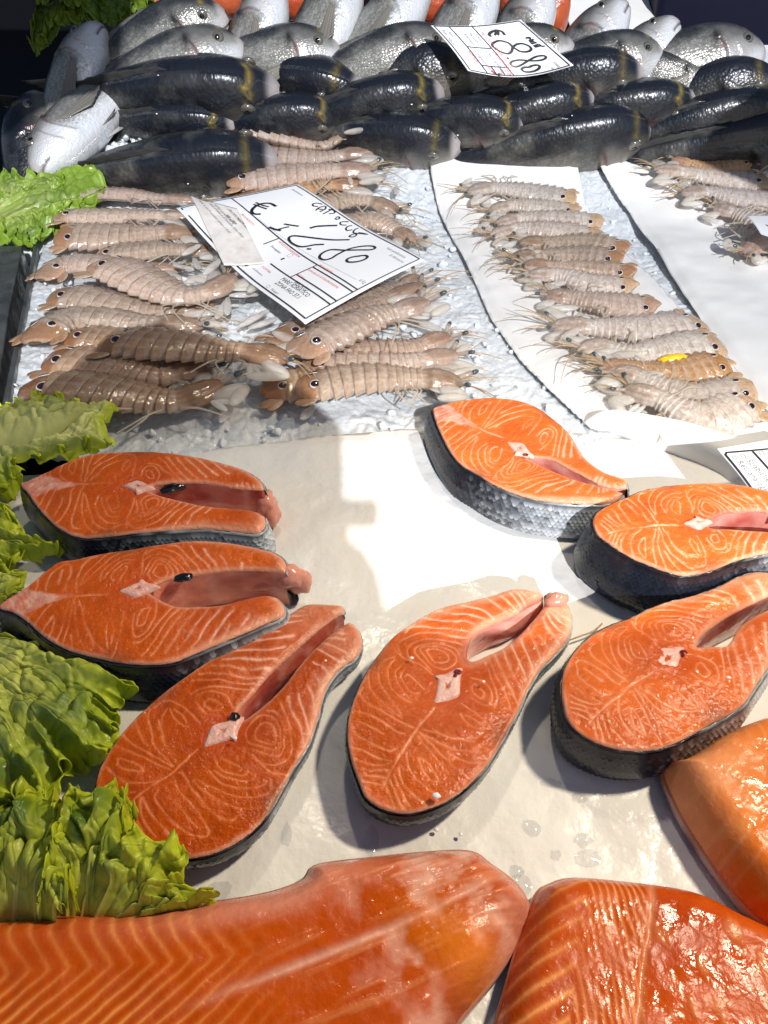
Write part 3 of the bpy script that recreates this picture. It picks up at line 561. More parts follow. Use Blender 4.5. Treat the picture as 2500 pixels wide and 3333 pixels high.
sE = steak(RE, [(1445, 655), (1448, 615), (1400, 588), (1310, 558), (1220, 500), (1160, 440), (1110, 360), (1060, 290), (990, 228), (900, 158), (800, 113), (690, 90), (560, 83), (430, 95), (310, 118), (222, 146), (215, 168), (240, 250), (280, 340), (330, 430), (400, 510), (500, 570), (620, 640), (740, 690), (880, 727), (1050, 747), (1200, 752), (1340, 748), (1400, 722), (1425, 690)],
           [(1425, 690), (1340, 664), (1262, 642), (1120, 606), (1000, 560), (880, 505), (815, 466), (850, 460), (960, 472), (1060, 522), (1180, 585), (1265, 630), (1350, 652), (1445, 655)],
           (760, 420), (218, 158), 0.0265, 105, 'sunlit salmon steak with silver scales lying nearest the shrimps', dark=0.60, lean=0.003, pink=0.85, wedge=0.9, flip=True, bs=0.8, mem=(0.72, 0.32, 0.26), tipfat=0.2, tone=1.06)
RF = [1800, 1400, 2500, 2000]
sF = steak(RF, [(2120, 690), (2060, 610), (1900, 550), (1750, 490), (1600, 447), (1450, 418), (1300, 403), (1150, 403), (1000, 413), (850, 428), (700, 458), (580, 508), (450, 563), (350, 620), (312, 680), (318, 740), (350, 800), (420, 855), (500, 912), (600, 972), (720, 1022), (850, 1072), (980, 1107), (1120, 1097), (1260, 1062), (1400, 1002), (1550, 962), (1700, 932), (1900, 890), (2050, 850), (2130, 790)],
           [(2130, 790), (1900, 792), (1700, 780), (1500, 768), (1350, 757), (1230, 752), (1180, 718), (1240, 676), (1330, 632), (1450, 628), (1560, 614), (1700, 640), (1900, 660), (2120, 690)],
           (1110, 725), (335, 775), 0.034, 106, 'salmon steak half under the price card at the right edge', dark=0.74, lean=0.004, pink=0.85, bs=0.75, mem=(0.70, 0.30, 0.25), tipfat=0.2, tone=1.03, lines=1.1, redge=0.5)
RG = [1750, 1830, 2500, 2560]
sG = steak(RG, [(1900, 150), (1860, 100), (1760, 78), (1659, 68), (1560, 65), (1420, 110), (1280, 180), (1100, 240), (930, 280), (800, 330), (680, 390), (540, 440), (420, 500), (330, 570), (250, 660), (190, 780), (175, 920), (200, 1080), (255, 1180), (330, 1242), (420, 1290), (560, 1335), (700, 1350), (850, 1340), (980, 1300), (1100, 1240), (1250, 1160), (1400, 1080), (1500, 1000), (1580, 880), (1660, 760), (1750, 620), (1860, 480), (1930, 330), (1940, 220)],
           [(1940, 220), (1860, 240), (1760, 285), (1659, 335), (1550, 392), (1450, 470), (1370, 590), (1250, 600), (1150, 605), (1150, 580), (1200, 510), (1350, 400), (1500, 320), (1659, 240), (1800, 170), (1900, 150)],
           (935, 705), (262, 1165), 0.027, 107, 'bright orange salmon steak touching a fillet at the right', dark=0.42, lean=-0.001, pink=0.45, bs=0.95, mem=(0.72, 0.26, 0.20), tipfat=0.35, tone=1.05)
# clots and blood where the backbones meet the belly
for (rt, px, h, rx, ry, rz, sd_, tl) in ((sA, (565, 1587), 0.024, 0.008, 0.0030, 0.003, 1, 0.4), (sA, (548, 1600), 0.0295, 0.0042, 0.0014, 0.0010, 5, 0.3), (sB, (595, 1880), 0.0295, 0.0050, 0.0030, 0.0012, 2, 0.3), (sC, (765, 2335), 0.0225, 0.0022, 0.0028, 0.0022, 3, 0.2)):
    blob('blood_clot', px, h, rx, ry, rz, M['clot'], rt[0], sd_, tl)
bl = mat('blood', 0.15, color=(0.16, 0.006, 0.008), coat=0.5)
for (rt, px, h, rx) in ((sD, (1491, 2187), 0.0245, 0.0015), (sG, (2226, 2123), 0.0295, 0.0014), (sE, (1712, 1480), 0.0290, 0.0014), (sD, (1482, 2199), 0.0245, 0.0008)):
    blob('blood_spot', px, h, rx * 1.2, rx, 0.0005, bl, rt[0], 4)
# ragged fatty ends
for (rt, px, h, rx, ry, rz, s_) in ((sA, (868, 1640), 0.012, 0.0062, 0.009, 0.010, 11), (sA, (885, 1675), 0.008, 0.006, 0.0055, 0.008, 12), (sB, (950, 1880), 0.018, 0.0085, 0.0065, 0.008, 13), (sB, (975, 1895), 0.014, 0.007, 0.006, 0.008, 14), (sD, (1815, 1955), 0.0235, 0.0062, 0.0042, 0.004, 15), (sB, (900, 1895), 0.014, 0.014, 0.0045, 0.007, 16)):
    blob('belly_fat', px, h, rx, ry, rz, M['membrane'], rt[0], s_, 0.2, (0.66, 0.28, 0.20))

# ------------------------------------------------------------------ fillets
def fillet(px, hmax, rr, st, patt, seed, label, rise=1.0):
    poly = catmull(at(px, 0.012)[:, :2], 260, True); X, sd, F = polygrid(poly, st)
    s = np.clip(sd / rr, 0, 1); z = 0.008 + (hmax - 0.008) * np.clip(1 - (1 - s) ** 3, 0, 1)
    z = z + 0.0012 * fbm(X[:, 0] * 28, X[:, 1] * 28, seed, 3) * sstep(0, 0.02, sd) + 0.0005 * fbm(X[:, 0] * 140, X[:, 1] * 140, seed + 1, 3)
    c, ln, ridge = patt(X[:, 0], X[:, 1], sd)
    z = z - 0.00012 * ln + ridge
    root = empty('salmon_fillet', (*X.mean(0), 0.0), label, 'salmon fillet')
    obj('flesh', np.c_[X, z], F, M['fillet'], root, c)
    n = len(poly); T = np.roll(poly, -1, 0) - np.roll(poly, 1, 0); T /= np.linalg.norm(T, axis=1)[:, None]; N = np.c_[T[:, 1], -T[:, 0]]
    ar = 0.5 * np.sum(poly[:, 0] * np.roll(poly[:, 1], -1) - np.roll(poly[:, 0], -1) * poly[:, 1]); N = N * (1 if ar > 0 else -1)
    q = np.arange(n) / n
    rows = [np.c_[poly - N * 0.001, np.full(n, 0.0085)], np.c_[poly + N * 0.0006, np.full(n, 0.0078)], np.c_[poly + N * 0.001, np.full(n, 0.004)], np.c_[poly - N * 0.001, np.full(n, 0.0006)]]
    cs = mixc((0.02, 0.022, 0.028), (0.35, 0.36, 0.38), np.clip(0.4 + vn(q * 30, q * 0, seed), 0, 1)); cs = np.stack([mixc(np.tile((0.60, 0.2, 0.1), (n, 1)), cs, np.full(n, t)) for t in (0.0, 0.2, 0.9, 1)])
    f = gridF(4, n, True); obj('skin', np.vstack(rows), f if ar > 0 else f[:, ::-1], M['skin'], root, cs.reshape(-1, 3))
    return root
def g(px, z=0.02): return at([px], z)[0][:2]
def chev(x, y, p0, p1, sp, seed, up=1.1, dn=1.1, wav=0.0):
    """zig-zag muscle lines pointing along p0->p1"""
    a = (p1 - p0) / np.linalg.norm(p1 - p0); n = np.array([-a[1], a[0]]); u = (x - p0[0]) * a[0] + (y - p0[1]) * a[1]; v = (x - p0[0]) * n[0] + (y - p0[1]) * n[1]
    v = v + 0.0015 * fbm(x * 60, y * 60, seed, 3)
    av = np.sqrt(v * v + 0.0008 ** 2); k = np.where(v > 0, up, dn)
    f = u + k * av + wav * np.exp(-((v - 0.024) / 0.008) ** 2) + 0.0018 * fbm(x * 45, y * 45, seed + 2, 3)
    ph = f / sp; dist = np.abs(ph - np.round(ph)) * sp
    return u, v, (0.72 * np.exp(-(dist / (0.0009 + 0.0003 * vn(x * 120, y * 120, seed + 3))) ** 2) + 0.38 * np.exp(-(dist / 0.0022) ** 2)) * np.clip(0.75 + 0.5 * vn(x * 55, y * 55, seed + 4), 0.15, 1)
def basec(x, y, seed, tone=1.0):
    c = mixc(np.array((0.56, 0.082, 0.0025)) * tone, np.array((0.44, 0.050, 0.0010)) * tone, np.clip(0.5 + 1.0 * fbm(x * 30, y * 30, seed, 4), 0, 1))
    return mixc(c, (0.54, 0.085, 0.003), 0.4 * np.clip(2 * fbm(x * 190, y * 320, seed + 1, 3), 0, 1))
def patH(x, y, sd):
    p0 = g((-100, 3190)); p1 = g((800, 3110)); u, v, ln = chev(x, y, p0, p1, 0.0072, 61, 0.9, 1.25, -0.009)
    lim = g((720, 3110))[0]; fade = 1 - sstep(lim - 0.035, lim + 0.03, x + 0.3 * (y - p1[1])); ln = ln * fade
    c = basec(x, y, 62, 0.92); c = mixc(c, (0.86, 0.31, 0.075), ln * 0.9)
    # belly side: streaks, seam, white membrane at the cut end
    a = g((500, 3333)); b = g((1580, 2880)); d = (b - a) / np.linalg.norm(b - a); n = np.array([-d[1], d[0]]); uu = (x - a[0]) * d[0] + (y - a[1]) * d[1]; vv = (x - a[0]) * n[0] + (y - a[1]) * n[1]
    right = sstep(lim - 0.01, lim + 0.05, x)
    st = np.clip(fbm(uu * 40, vv * 420, 66, 4) * 2.2 - 0.15, 0, 1) * right; c = mixc(c, (0.72, 0.25, 0.09), st * 0.5)
    vq = vv + 0.004 * fbm(uu * 30, vv * 0, 67, 3); seam = np.exp(-(vq / 0.0016) ** 2) * sstep(0.0, 0.05, uu) + 0.7 * np.exp(-((vq - 0.024 + 0.05 * (uu - 0.2) ** 2) / 0.0013) ** 2) * sstep(0.11, 0.16, uu)
    c = mixc(c, (0.76, 0.40, 0.28), np.clip(seam, 0, 1) * np.clip(0.6 + vn(uu * 60, vv * 60, 3), 0, 1) * 0.8)
    tip = g((1680, 2950)); e = np.hypot(x - tip[0], y - tip[1]); web = np.clip(fbm(x * 70, y * 70, 70, 4) * 2.5, 0, 1) * (1 - sstep(0.03, 0.085, e)) + (1 - sstep(0.004, 0.014, sd + 0.004 * vn(x * 90, y * 90, 8))) * sstep(0.02, 0.08, x) * 0.9
    c = mixc(c, (0.80, 0.47, 0.36), np.clip(web, 0, 1) * 0.8)
    eb = g((880, 2930)); pk = np.exp(-((x - eb[0]) / 0.045) ** 2) * (1 - sstep(0.008, 0.02, sd + 0.002 * vn(x * 80, y * 80, 2))); c = mixc(c, (0.70, 0.28, 0.19), pk * 0.8)
    og = g((1540, 3120)); ob = np.exp(-(((x - og[0]) * 0.8 - (y - og[1]) * 0.6) / 0.028) ** 2 - (((x - og[0]) * 0.6 + (y - og[1]) * 0.8) / 0.012) ** 2); c = mixc(c, (0.84, 0.24, 0.012), ob * 0.6)
    ridge = -0.0012 * seam + 0.0018 * ob + 0.0006 * st - 0.0006 * np.clip(web, 0, 1) + 0.0008 * np.abs(fbm(x * 45, y * 45, 75, 3)) * right
    return c, np.clip(ln, 0, 1), ridge
HPX = [(-260, 3020), (0, 2988), (220, 2962), (440, 2952), (640, 2930), (850, 2898), (975, 2856), (1010, 2812), (1070, 2795), (1200, 2780), (1380, 2762), (1530, 2758), (1600, 2800), (1690, 2870), (1728, 2950), (1706, 3010), (1668, 3085), (1605, 3180), (1530, 3270), (1470, 3350), (1380, 3520), (1100, 3680), (500, 3760), (-300, 3760), (-420, 3400)]
fillet(HPX, 0.023, 0.017, 0.00056, patH, 71, 'large dark red salmon fillet lying across the bottom left')
def patI(x, y, sd):
    p0 = g((1830, 3500)); p1 = g((1905, 2880)); u, v, ln = chev(x, y, p0, p1, 0.0082, 81, 0.95, 2.8)
    lim = sstep(0.020, 0.026, -v); ln = ln * (1 - lim)
    c = basec(x, y, 82, 1.0); c = mixc(c, (0.88, 0.34, 0.10), ln * 0.95)
    vb = -v + 0.003 * fbm(u * 40, u * 0, 84, 3); seam = np.exp(-((vb - 0.023) / 0.0012) ** 2); c = mixc(c, (0.76, 0.32, 0.15), seam * 0.6)
    w = (u + 0.9 * (vb - 0.02) + 0.008 * fbm(x * 30, y * 30, 85, 3)) / 0.010; st = np.exp(-((w - np.round(w)) / 0.12) ** 2) * sstep(0.045, 0.09, vb) * np.clip(0.5 + vn(x * 50, y * 50, 86), 0, 1)
    c = mixc(c, (0.80, 0.42, 0.20), st * 0.55); c = mixc(c, (0.82, 0.25, 0.015), sstep(0.05, 0.12, vb) * 0.7)
    fl = np.clip(fbm(x * 150, y * 90, 87, 4) * 3 - 0.35, 0, 1) * lim; c = mixc(c, (0.76, 0.32, 0.12), fl * 0.45)
    return c, np.clip(ln + 0.5 * st, 0, 1), -0.0006 * seam + 0.0003 * fl + 0.0007 * np.abs(fbm(x * 40, y * 40, 88, 3)) * lim
IPX = [(1748, 2900), (1790, 2868), (1860, 2848), (2000, 2856), (2200, 2882), (2300, 2912), (2400, 2965), (2520, 3018), (2750, 3110), (2900, 3400), (2600, 3750), (2000, 3800), (1560, 3740), (1585, 3480), (1625, 3300), (1660, 3170), (1700, 3030)]
fillet(IPX, 0.025, 0.015, 0.00056, patI, 91, 'orange salmon fillet with chevron lines at the bottom right')
def patJ(x, y, sd):
    p0 = g((2230, 2480)); p1 = g((2560, 2900)); a = (p1 - p0) / np.linalg.norm(p1 - p0); n = np.array([-a[1], a[0]]); u = (x - p0[0]) * a[0] + (y - p0[1]) * a[1]; v = (x - p0[0]) * n[0] + (y - p0[1]) * n[1]
    w = (u + 0.5 * v + 9 * v * v + 0.004 * fbm(x * 35, y * 35, 95, 3)) / 0.0085; ln = np.exp(-((w - np.round(w)) / 0.10) ** 2) * np.clip(0.4 + 0.6 * vn(x * 60, y * 60, 96), 0, 1)
    c = mixc(basec(x, y, 97, 1.0), (0.74, 0.20, 0.012), 0.65); c = mixc(c, (0.82, 0.40, 0.18), ln * 0.5)
    e = g((2230, 2480)); c = mixc(c, (0.76, 0.36, 0.18), np.exp(-(np.hypot(x - e[0], y - e[1]) / 0.03) ** 2) * 0.6)
    fl = np.clip(fbm(x * 130, y * 130, 98, 4) * 3 - 0.35, 0, 1); return mixc(c, (0.80, 0.36, 0.12), fl * 0.3), ln * 0.6, 0.0004 * fl + 0.0009 * np.abs(fbm(x * 40, y * 40, 99, 3))
JPX = [(2168, 2492), (2215, 2470), (2270, 2440), (2330, 2400), (2430, 2352), (2520, 2335), (2750, 2320), (2950, 2600), (2900, 3000), (2700, 3080), (2560, 3030), (2460, 2960), (2350, 2830), (2262, 2700), (2205, 2600)]
fillet(JPX, 0.028, 0.016, 0.00056, patJ, 99, 'pale orange salmon fillet at the right edge under the steak')
# ------------------------------------------------------------------ mantis shrimps
SEGB = np.array([0.135, 0.205, 0.275, 0.345, 0.415, 0.485, 0.55, 0.60, 0.64, 0.68, 0.72, 0.755])
def mantis(pts, z, label, group, w=0.0105, roll=0.0, pal='tan', seed=1, spots=True, claws=0.9, roe=False, limbs=True, flip=False):
    w = w * 1.42; rs = np.random.RandomState(seed * 7 + 3); n = 150
    P = catmull(at(pts, z), n); Ln = np.linalg.norm(np.diff(P, axis=0), axis=1).sum(); t = np.linspace(0, 1, n)
    P[:, 2] += 0.0012 * np.sin(t * 7 + seed)
    T, S, U = frames(P); c_, s_ = math.cos(roll), math.sin(roll); S, U = S * c_ + U * s_, U * c_ - S * s_
    hw = w * np.interp(t, [0, .012, .05, .11, .16, .3, .5, .6, .66, .72, .76, .79, .82, .90, .96, .985, 1], [.34, .70, .94, 1.02, 1.0, 1.02, .88, .74, .64, .58, .54, .56, .66, .62, .46, .30, .10])
    hh = 0.86 * w * np.interp(t, [0, .012, .05, .12, .2, .5, .65, .77, .82, .92, .98, 1], [.10, .20, .34, .48, .62, .60, .50, .46, .54, .46, .28, .08])
    k = np.clip(np.searchsorted(SEGB, t) - 1, 0, len(SEGB) - 2); fr = np.where((t > SEGB[0]) & (t < SEGB[-1]), (t - SEGB[k]) / (SEGB[k + 1] - SEGB[k]), 0.5)
    inseg = (t > SEGB[0]) & (t < SEGB[-1]); rel = np.where(inseg, 1 + 0.13 * (1 - fr) ** 1.3 - 0.06 * np.exp(-((fr - 0.97) / 0.06) ** 2), 1.0)
    m = 40; th = np.linspace(0, 2 * math.pi, m, endpoint=False); ct, st = np.cos(th), np.sin(th)
    up = np.where(st > 0, np.abs(st) ** 0.82, -np.abs(st) * 0.42)
    gr = 1 + np.where(st > 0, 0.022 * np.cos(13 * (th - math.pi / 2)) * 1.0, 0)[None] * np.where(t > 0.76, 2.2, 0.8)[:, None]
    saw = np.where(inseg, 0.17 * (1 - fr) ** 1.2 - 0.05, 0.0); gr = gr * (1 + saw[:, None] * (np.abs(ct)[None] ** 4))
    X = (hw * rel)[:, None] * ct[None] * gr; Y = (hh * rel)[:, None] * up[None] * gr
    V = P[:, None] + X[..., None] * S[:, None] + Y[..., None] * U[:, None]
    V = V + (0.00022 * fbm(t[:, None] * 90 + ct[None] * 3, st[None] * 4 + t[:, None] * 31, seed, 3))[..., None] * U[:, None]
    if pal == 'tan': a, b, ln_, tl, cr = (0.54, 0.43, 0.345), (0.43, 0.31, 0.225), (0.17, 0.085, 0.045), (0.42, 0.21, 0.095), (0.33, 0.215, 0.145)
    elif pal == 'brown': a, b, ln_, tl, cr = (0.43, 0.29, 0.18), (0.33, 0.195, 0.10), (0.14, 0.06, 0.025), (0.33, 0.14, 0.055), (0.26, 0.15, 0.085)  # shaded shrimps at the lower left: their shade is in the shell colour
    elif pal == 'pink': a, b, ln_, tl, cr = (0.62, 0.50, 0.43), (0.52, 0.38, 0.305), (0.25, 0.135, 0.085), (0.50, 0.30, 0.19), (0.42, 0.29, 0.22)
    elif pal == 'orange': a, b, ln_, tl, cr = (0.60, 0.36, 0.17), (0.52, 0.28, 0.11), (0.30, 0.13, 0.06), (0.56, 0.28, 0.08), (0.46, 0.27, 0.17)
    else: a, b, ln_, tl, cr = (0.66, 0.60, 0.555), (0.56, 0.475, 0.415), (0.22, 0.155, 0.12), (0.55, 0.37, 0.21), (0.42, 0.33, 0.275)
    g_ = {'brown': 1.05, 'orange': 1.1, 'tan': 1.08, 'pink': 1.10, 'pale': 1.24}[pal]; a, b, tl, cr = (tuple(q * g_ for q in c) for c in (a, b, tl, cr)); ln_ = tuple(q * 0.8 for q in ln_); tv = np.array([1 + 0.02 * rs.randn(), 1.0, 1 + 0.025 * rs.randn()]) * (1 + 0.08 * rs.randn()); a, b, cr = (tuple(np.array(q) * tv) for q in (a, b, cr))
    tt = t[:, None] + 0 * th[None]; nz = fbm(tt * 26 + seed, th[None] * 2.2 + 0 * tt, seed, 4)
    C = mixc(a, b, np.clip(0.45 + 1.1 * nz, 0, 1))
    C = mixc(C, (0.66, 0.58, 0.52), np.clip(-st[None] * 0.7 + 0.25, 0, 0.6) * (1 + 0 * tt))
    edge = np.where(inseg, np.exp(-((fr - 0.02) / 0.05) ** 2) + np.exp(-((fr - 1.0) / 0.05) ** 2), 0)[:, None] * np.clip(0.65 + 0.6 * vn(th[None] * 5 + 0 * tt, tt * 40, seed + 2), 0.15, 1)
    C = mixc(C, ln_, np.clip(edge, 0, 1) * 0.88)
    dots = np.where(inseg, np.exp(-((fr - 0.22) / 0.16) ** 2), 0)[:, None] * np.clip(1 - np.abs(np.abs(th[None] - math.pi / 2) - 0.42) / 0.28, 0, 1); C = mixc(C, ln_, dots * 0.45)
    car = np.zeros_like(th)
    for q_ in (-0.95, -0.48, 0.0, 0.48, 0.95): car = np.maximum(car, np.exp(-((th - math.pi / 2 - q_) / 0.07) ** 2))
    C = mixc(C, (0.74, 0.66, 0.58), 0.22 * car[None] * sstep(0.14, 0.2, tt)); C = mixc(C, (0.70, 0.62, 0.55), 0.42 * np.where(inseg, sstep(0.35, 0.8, fr) * (fr < 0.93), 0)[:, None] * np.clip(0.7 + 0.8 * nz, 0, 1))
    C = mixc(C, tl, sstep(0.145, 0.10, tt) * (0.9 + 0 * th[None])); C = mixc(C, cr, sstep(0.76, 0.80, tt) * np.clip(0.75 + 0.5 * nz, 0, 1))
    C = mixc(C, (0.16, 0.08, 0.045), sstep(0.77, 0.8, tt) * np.exp(-((np.abs(th[None] - math.pi / 2) - 0.55) / 0.12) ** 2) * 0.5)
    C = mixc(C, (0.68, 0.55, 0.42), np.exp(-((tt - 0.005) / 0.006) ** 2) * 0.6)
    o = obj('mantis_shrimp', V.reshape(-1, 3) - P[n // 2], gridF(n, m, True), M['shrimp'], None, C.reshape(-1, 3)); o.location = P[n // 2]; o['org'] = [float(x) for x in P[n // 2]]
    tag(o, label, 'mantis shrimp', group)
    def sp(tq, thq, lift=0.0):                 # a point of the shell
        i = min(n - 1, max(0, int(round(tq * (n - 1))))); cu = math.cos(thq); su = math.sin(thq)
        h_ = abs(su) ** 0.82 if su > 0 else su * 0.42
        return P[i] + (hw[i] + lift) * cu * S[i] + (hh[i] + lift) * h_ * U[i], T[i], S[i], U[i]
    if spots:
        for sg in (-1, 1):
            c, tg, sd_, up_ = sp(0.118, math.pi / 2 - sg * 0.50, 0.0002); nn = up_ * 0.9 + sd_ * sg * 0.40; nn /= np.linalg.norm(nn)
            e1 = tg; e2 = np.cross(nn, e1); e2 /= np.linalg.norm(e2); r = w * 0.175
            v, f = ellipsoid(c, np.array([nn * r * 0.16, e1 * r * 1.35, e2 * r * 1.25]), 7, 16); obj('spot_ring', v, f, M['ring'], o)
            v, f = ellipsoid(c + nn * r * 0.13 - e1 * r * 0.1, np.array([nn * r * 0.24, e1 * r * 0.98, e2 * r * 0.86]), 8, 16); obj('eye_spot', v, f, M['spot'], o)
    # tail blades
    for sg in (-1, 1):
        for q, (ang, ln2, wd) in enumerate(((0.28, 0.135, 0.28), (0.62, 0.115, 0.24))):
            c, tg, sd_, up_ = sp(0.115, math.pi / 2 - sg * 1.25); ang += 0.15 * rs.randn(); d = -tg * math.cos(ang) + sd_ * sg * math.sin(ang) - up_ * 0.10; d /= np.linalg.norm(d)
            sv = np.cross(up_, d); sv /= np.linalg.norm(sv); l = Ln * ln2 * 0.5
            v, f = ellipsoid(c + d * l * 0.9 - up_ * hh[20] * 0.3, np.array([d * l, sv * w * wd, up_ * w * 0.06]), 9, 12)
            cc = mixc((0.62, 0.45, 0.30), tl, np.clip(((v - c) @ d) / (2 * l), 0, 1)); cc = mixc(cc, (0.7, 0.55, 0.38), np.clip(np.abs((v - c) @ sv) / (w * wd) - 0.4, 0, 1)); obj('tail_blade', v, f, M['shrimp'], o, cc)
    if not limbs: return o
    # stalked eyes
    for sg in (-1, 1):
        c, tg, sd_, up_ = sp(0.975, math.pi / 2 - sg * 0.7); d = tg * 0.75 + sd_ * sg * (0.45 + 0.2 * rs.rand()) + up_ * 0.25; d /= np.linalg.norm(d)
        sv = np.cross(up_, d); sv /= np.linalg.norm(sv); uv = np.cross(d, sv)
        v, f = tube(np.array([c, c + d * w * 0.28, c + d * w * 0.5]), [w * .10, w * .09, w * .13], 8); obj('eye_stalk', v, f, M['clear'], o, np.tile((0.6, 0.5, 0.42), (len(v), 1)))
        v, f = ellipsoid(c + d * w * 0.62, np.array([d * w * .17, sv * w * .10, uv * w * .10]), 8, 10); obj('eye', v, f, M['eyeteal'], o)
    # antennae
    for q in range(5):
        sg = -1 if q % 2 else 1; c, tg, sd_, up_ = sp(0.985, math.pi / 2 - sg * 0.9); a_ = 0.55 * rs.rand() + 0.05; l = Ln * (0.13 + 0.20 * rs.rand()); d = tg * math.cos(a_) + sd_ * sg * math.sin(a_)
        bend = sd_ * rs.randn() * 0.35; u = np.linspace(0, 1, 9)[:, None]; Q = c + d * l * u + bend * l * u ** 2 + np.array([0, 0, 1.0]) * (0.10 * l * np.sin(u * 2.6) - 0.10 * l * u * u)
        v, f = tube(Q, np.linspace(0.0007, 0.00022, 9), 6); obj('antenna', v, f, M['shrimp'], o, np.tile((0.58, 0.40, 0.24), (len(v), 1)))
    # raptorial claws, feeding petals and thin legs
    cl = (0.86, 0.82, 0.76)
    for sg in (-1, 1):
        if rs.rand() > claws: continue
        c, tg, sd_, up_ = sp(0.90, math.pi / 2 - sg * 1.5); a_ = 0.15 + 0.7 * rs.rand(); d = tg * math.cos(a_) + sd_ * sg * math.sin(a_) - up_ * 0.10; d /= np.linalg.norm(d)
        sv = np.cross(up_, d); sv /= np.linalg.norm(sv); uv = np.cross(d, sv); l = Ln * (0.085 + 0.02 * rs.rand())
        e1 = ellipsoid(c + d * l * 0.75, np.array([d * l, sv * w * .34, uv * w * .22]), 10, 12)
        d2 = -d * 0.8 + sd_ * sg * (0.45 + 0.3 * rs.rand()); d2 /= np.linalg.norm(d2); s2 = np.cross(up_, d2); s2 /= np.linalg.norm(s2)
        e2 = ellipsoid(c + d * l * 1.6 + d2 * l * 0.95, np.array([d2 * l * 1.1, s2 * w * .26, uv * w * .17]), 10, 12)
        v, f = join([e1, e2]); obj('claw', v, f, M['clear'], o, mixc(np.tile(cl, (len(v), 1)), (0.55, 0.40, 0.28), np.clip(0.4 * vn(v[:, 0] * 300, v[:, 1] * 300, seed), 0, 1)))
    for q in range(int(rs.randint(3, 6))):
        sg = 1 if rs.rand() > 0.5 else -1; c, tg, sd_, up_ = sp(0.80 + 0.17 * rs.rand(), math.pi / 2 - sg * 1.6); a_ = rs.rand() * 1.5; d = tg * math.cos(a_) + sd_ * sg * math.sin(a_) - up_ * 0.15; d /= np.linalg.norm(d)
        sv = np.cross(up_, d); sv /= np.linalg.norm(sv); uv = np.cross(d, sv); l = Ln * (0.05 + 0.03 * rs.rand())
        v, f = ellipsoid(c + d * l * 0.9, np.array([d * l, sv * w * .13, uv * w * .07]), 8, 10); obj('feeding_leg', v, f, M['clear'], o, np.tile((0.88, 0.85, 0.80), (len(v), 1)))
    for q in range(int(rs.randint(6, 10))):
        sg = 1 if rs.rand() > 0.4 else -1; c, tg, sd_, up_ = sp(0.58 + 0.2 * rs.rand(), math.pi / 2 - sg * 1.5); l = w * (0.9 + 0.9 * rs.rand()); a_ = rs.randn() * 0.6; d = sd_ * sg * math.cos(a_) + tg * math.sin(a_); d2 = sd_ * sg * 0.3 + tg * (0.8 if rs.rand() > 0.5 else -0.8) - np.array([0, 0, 0.25])
        Q = catmull(np.array([c, c + d * l * 0.6 + np.array([0, 0, 0.10 * l]), c + d * l * 0.9 + d2 * l * 0.6]), 9); v, f = tube(Q, np.linspace(0.0009, 0.0005, 9), 6); obj('leg', v, f, M['clear'], o, np.tile((0.74, 0.64, 0.52), (len(v), 1)))
    if roe:
        c, tg, sd_, up_ = sp(0.42, math.pi / 2 - 1.2); v, f = ellipsoid(c, np.array([tg * w * .9, sd_ * w * .35, up_ * w * .35]), 8, 12); obj('roe', v, f, M['roe'], o)
    return o
GI = 'mantis shrimps heaped on the crushed ice'; GP = 'mantis shrimps spread on the white paper sheets'
def c1(pts): return crop([0, 580, 700, 1080], pts)
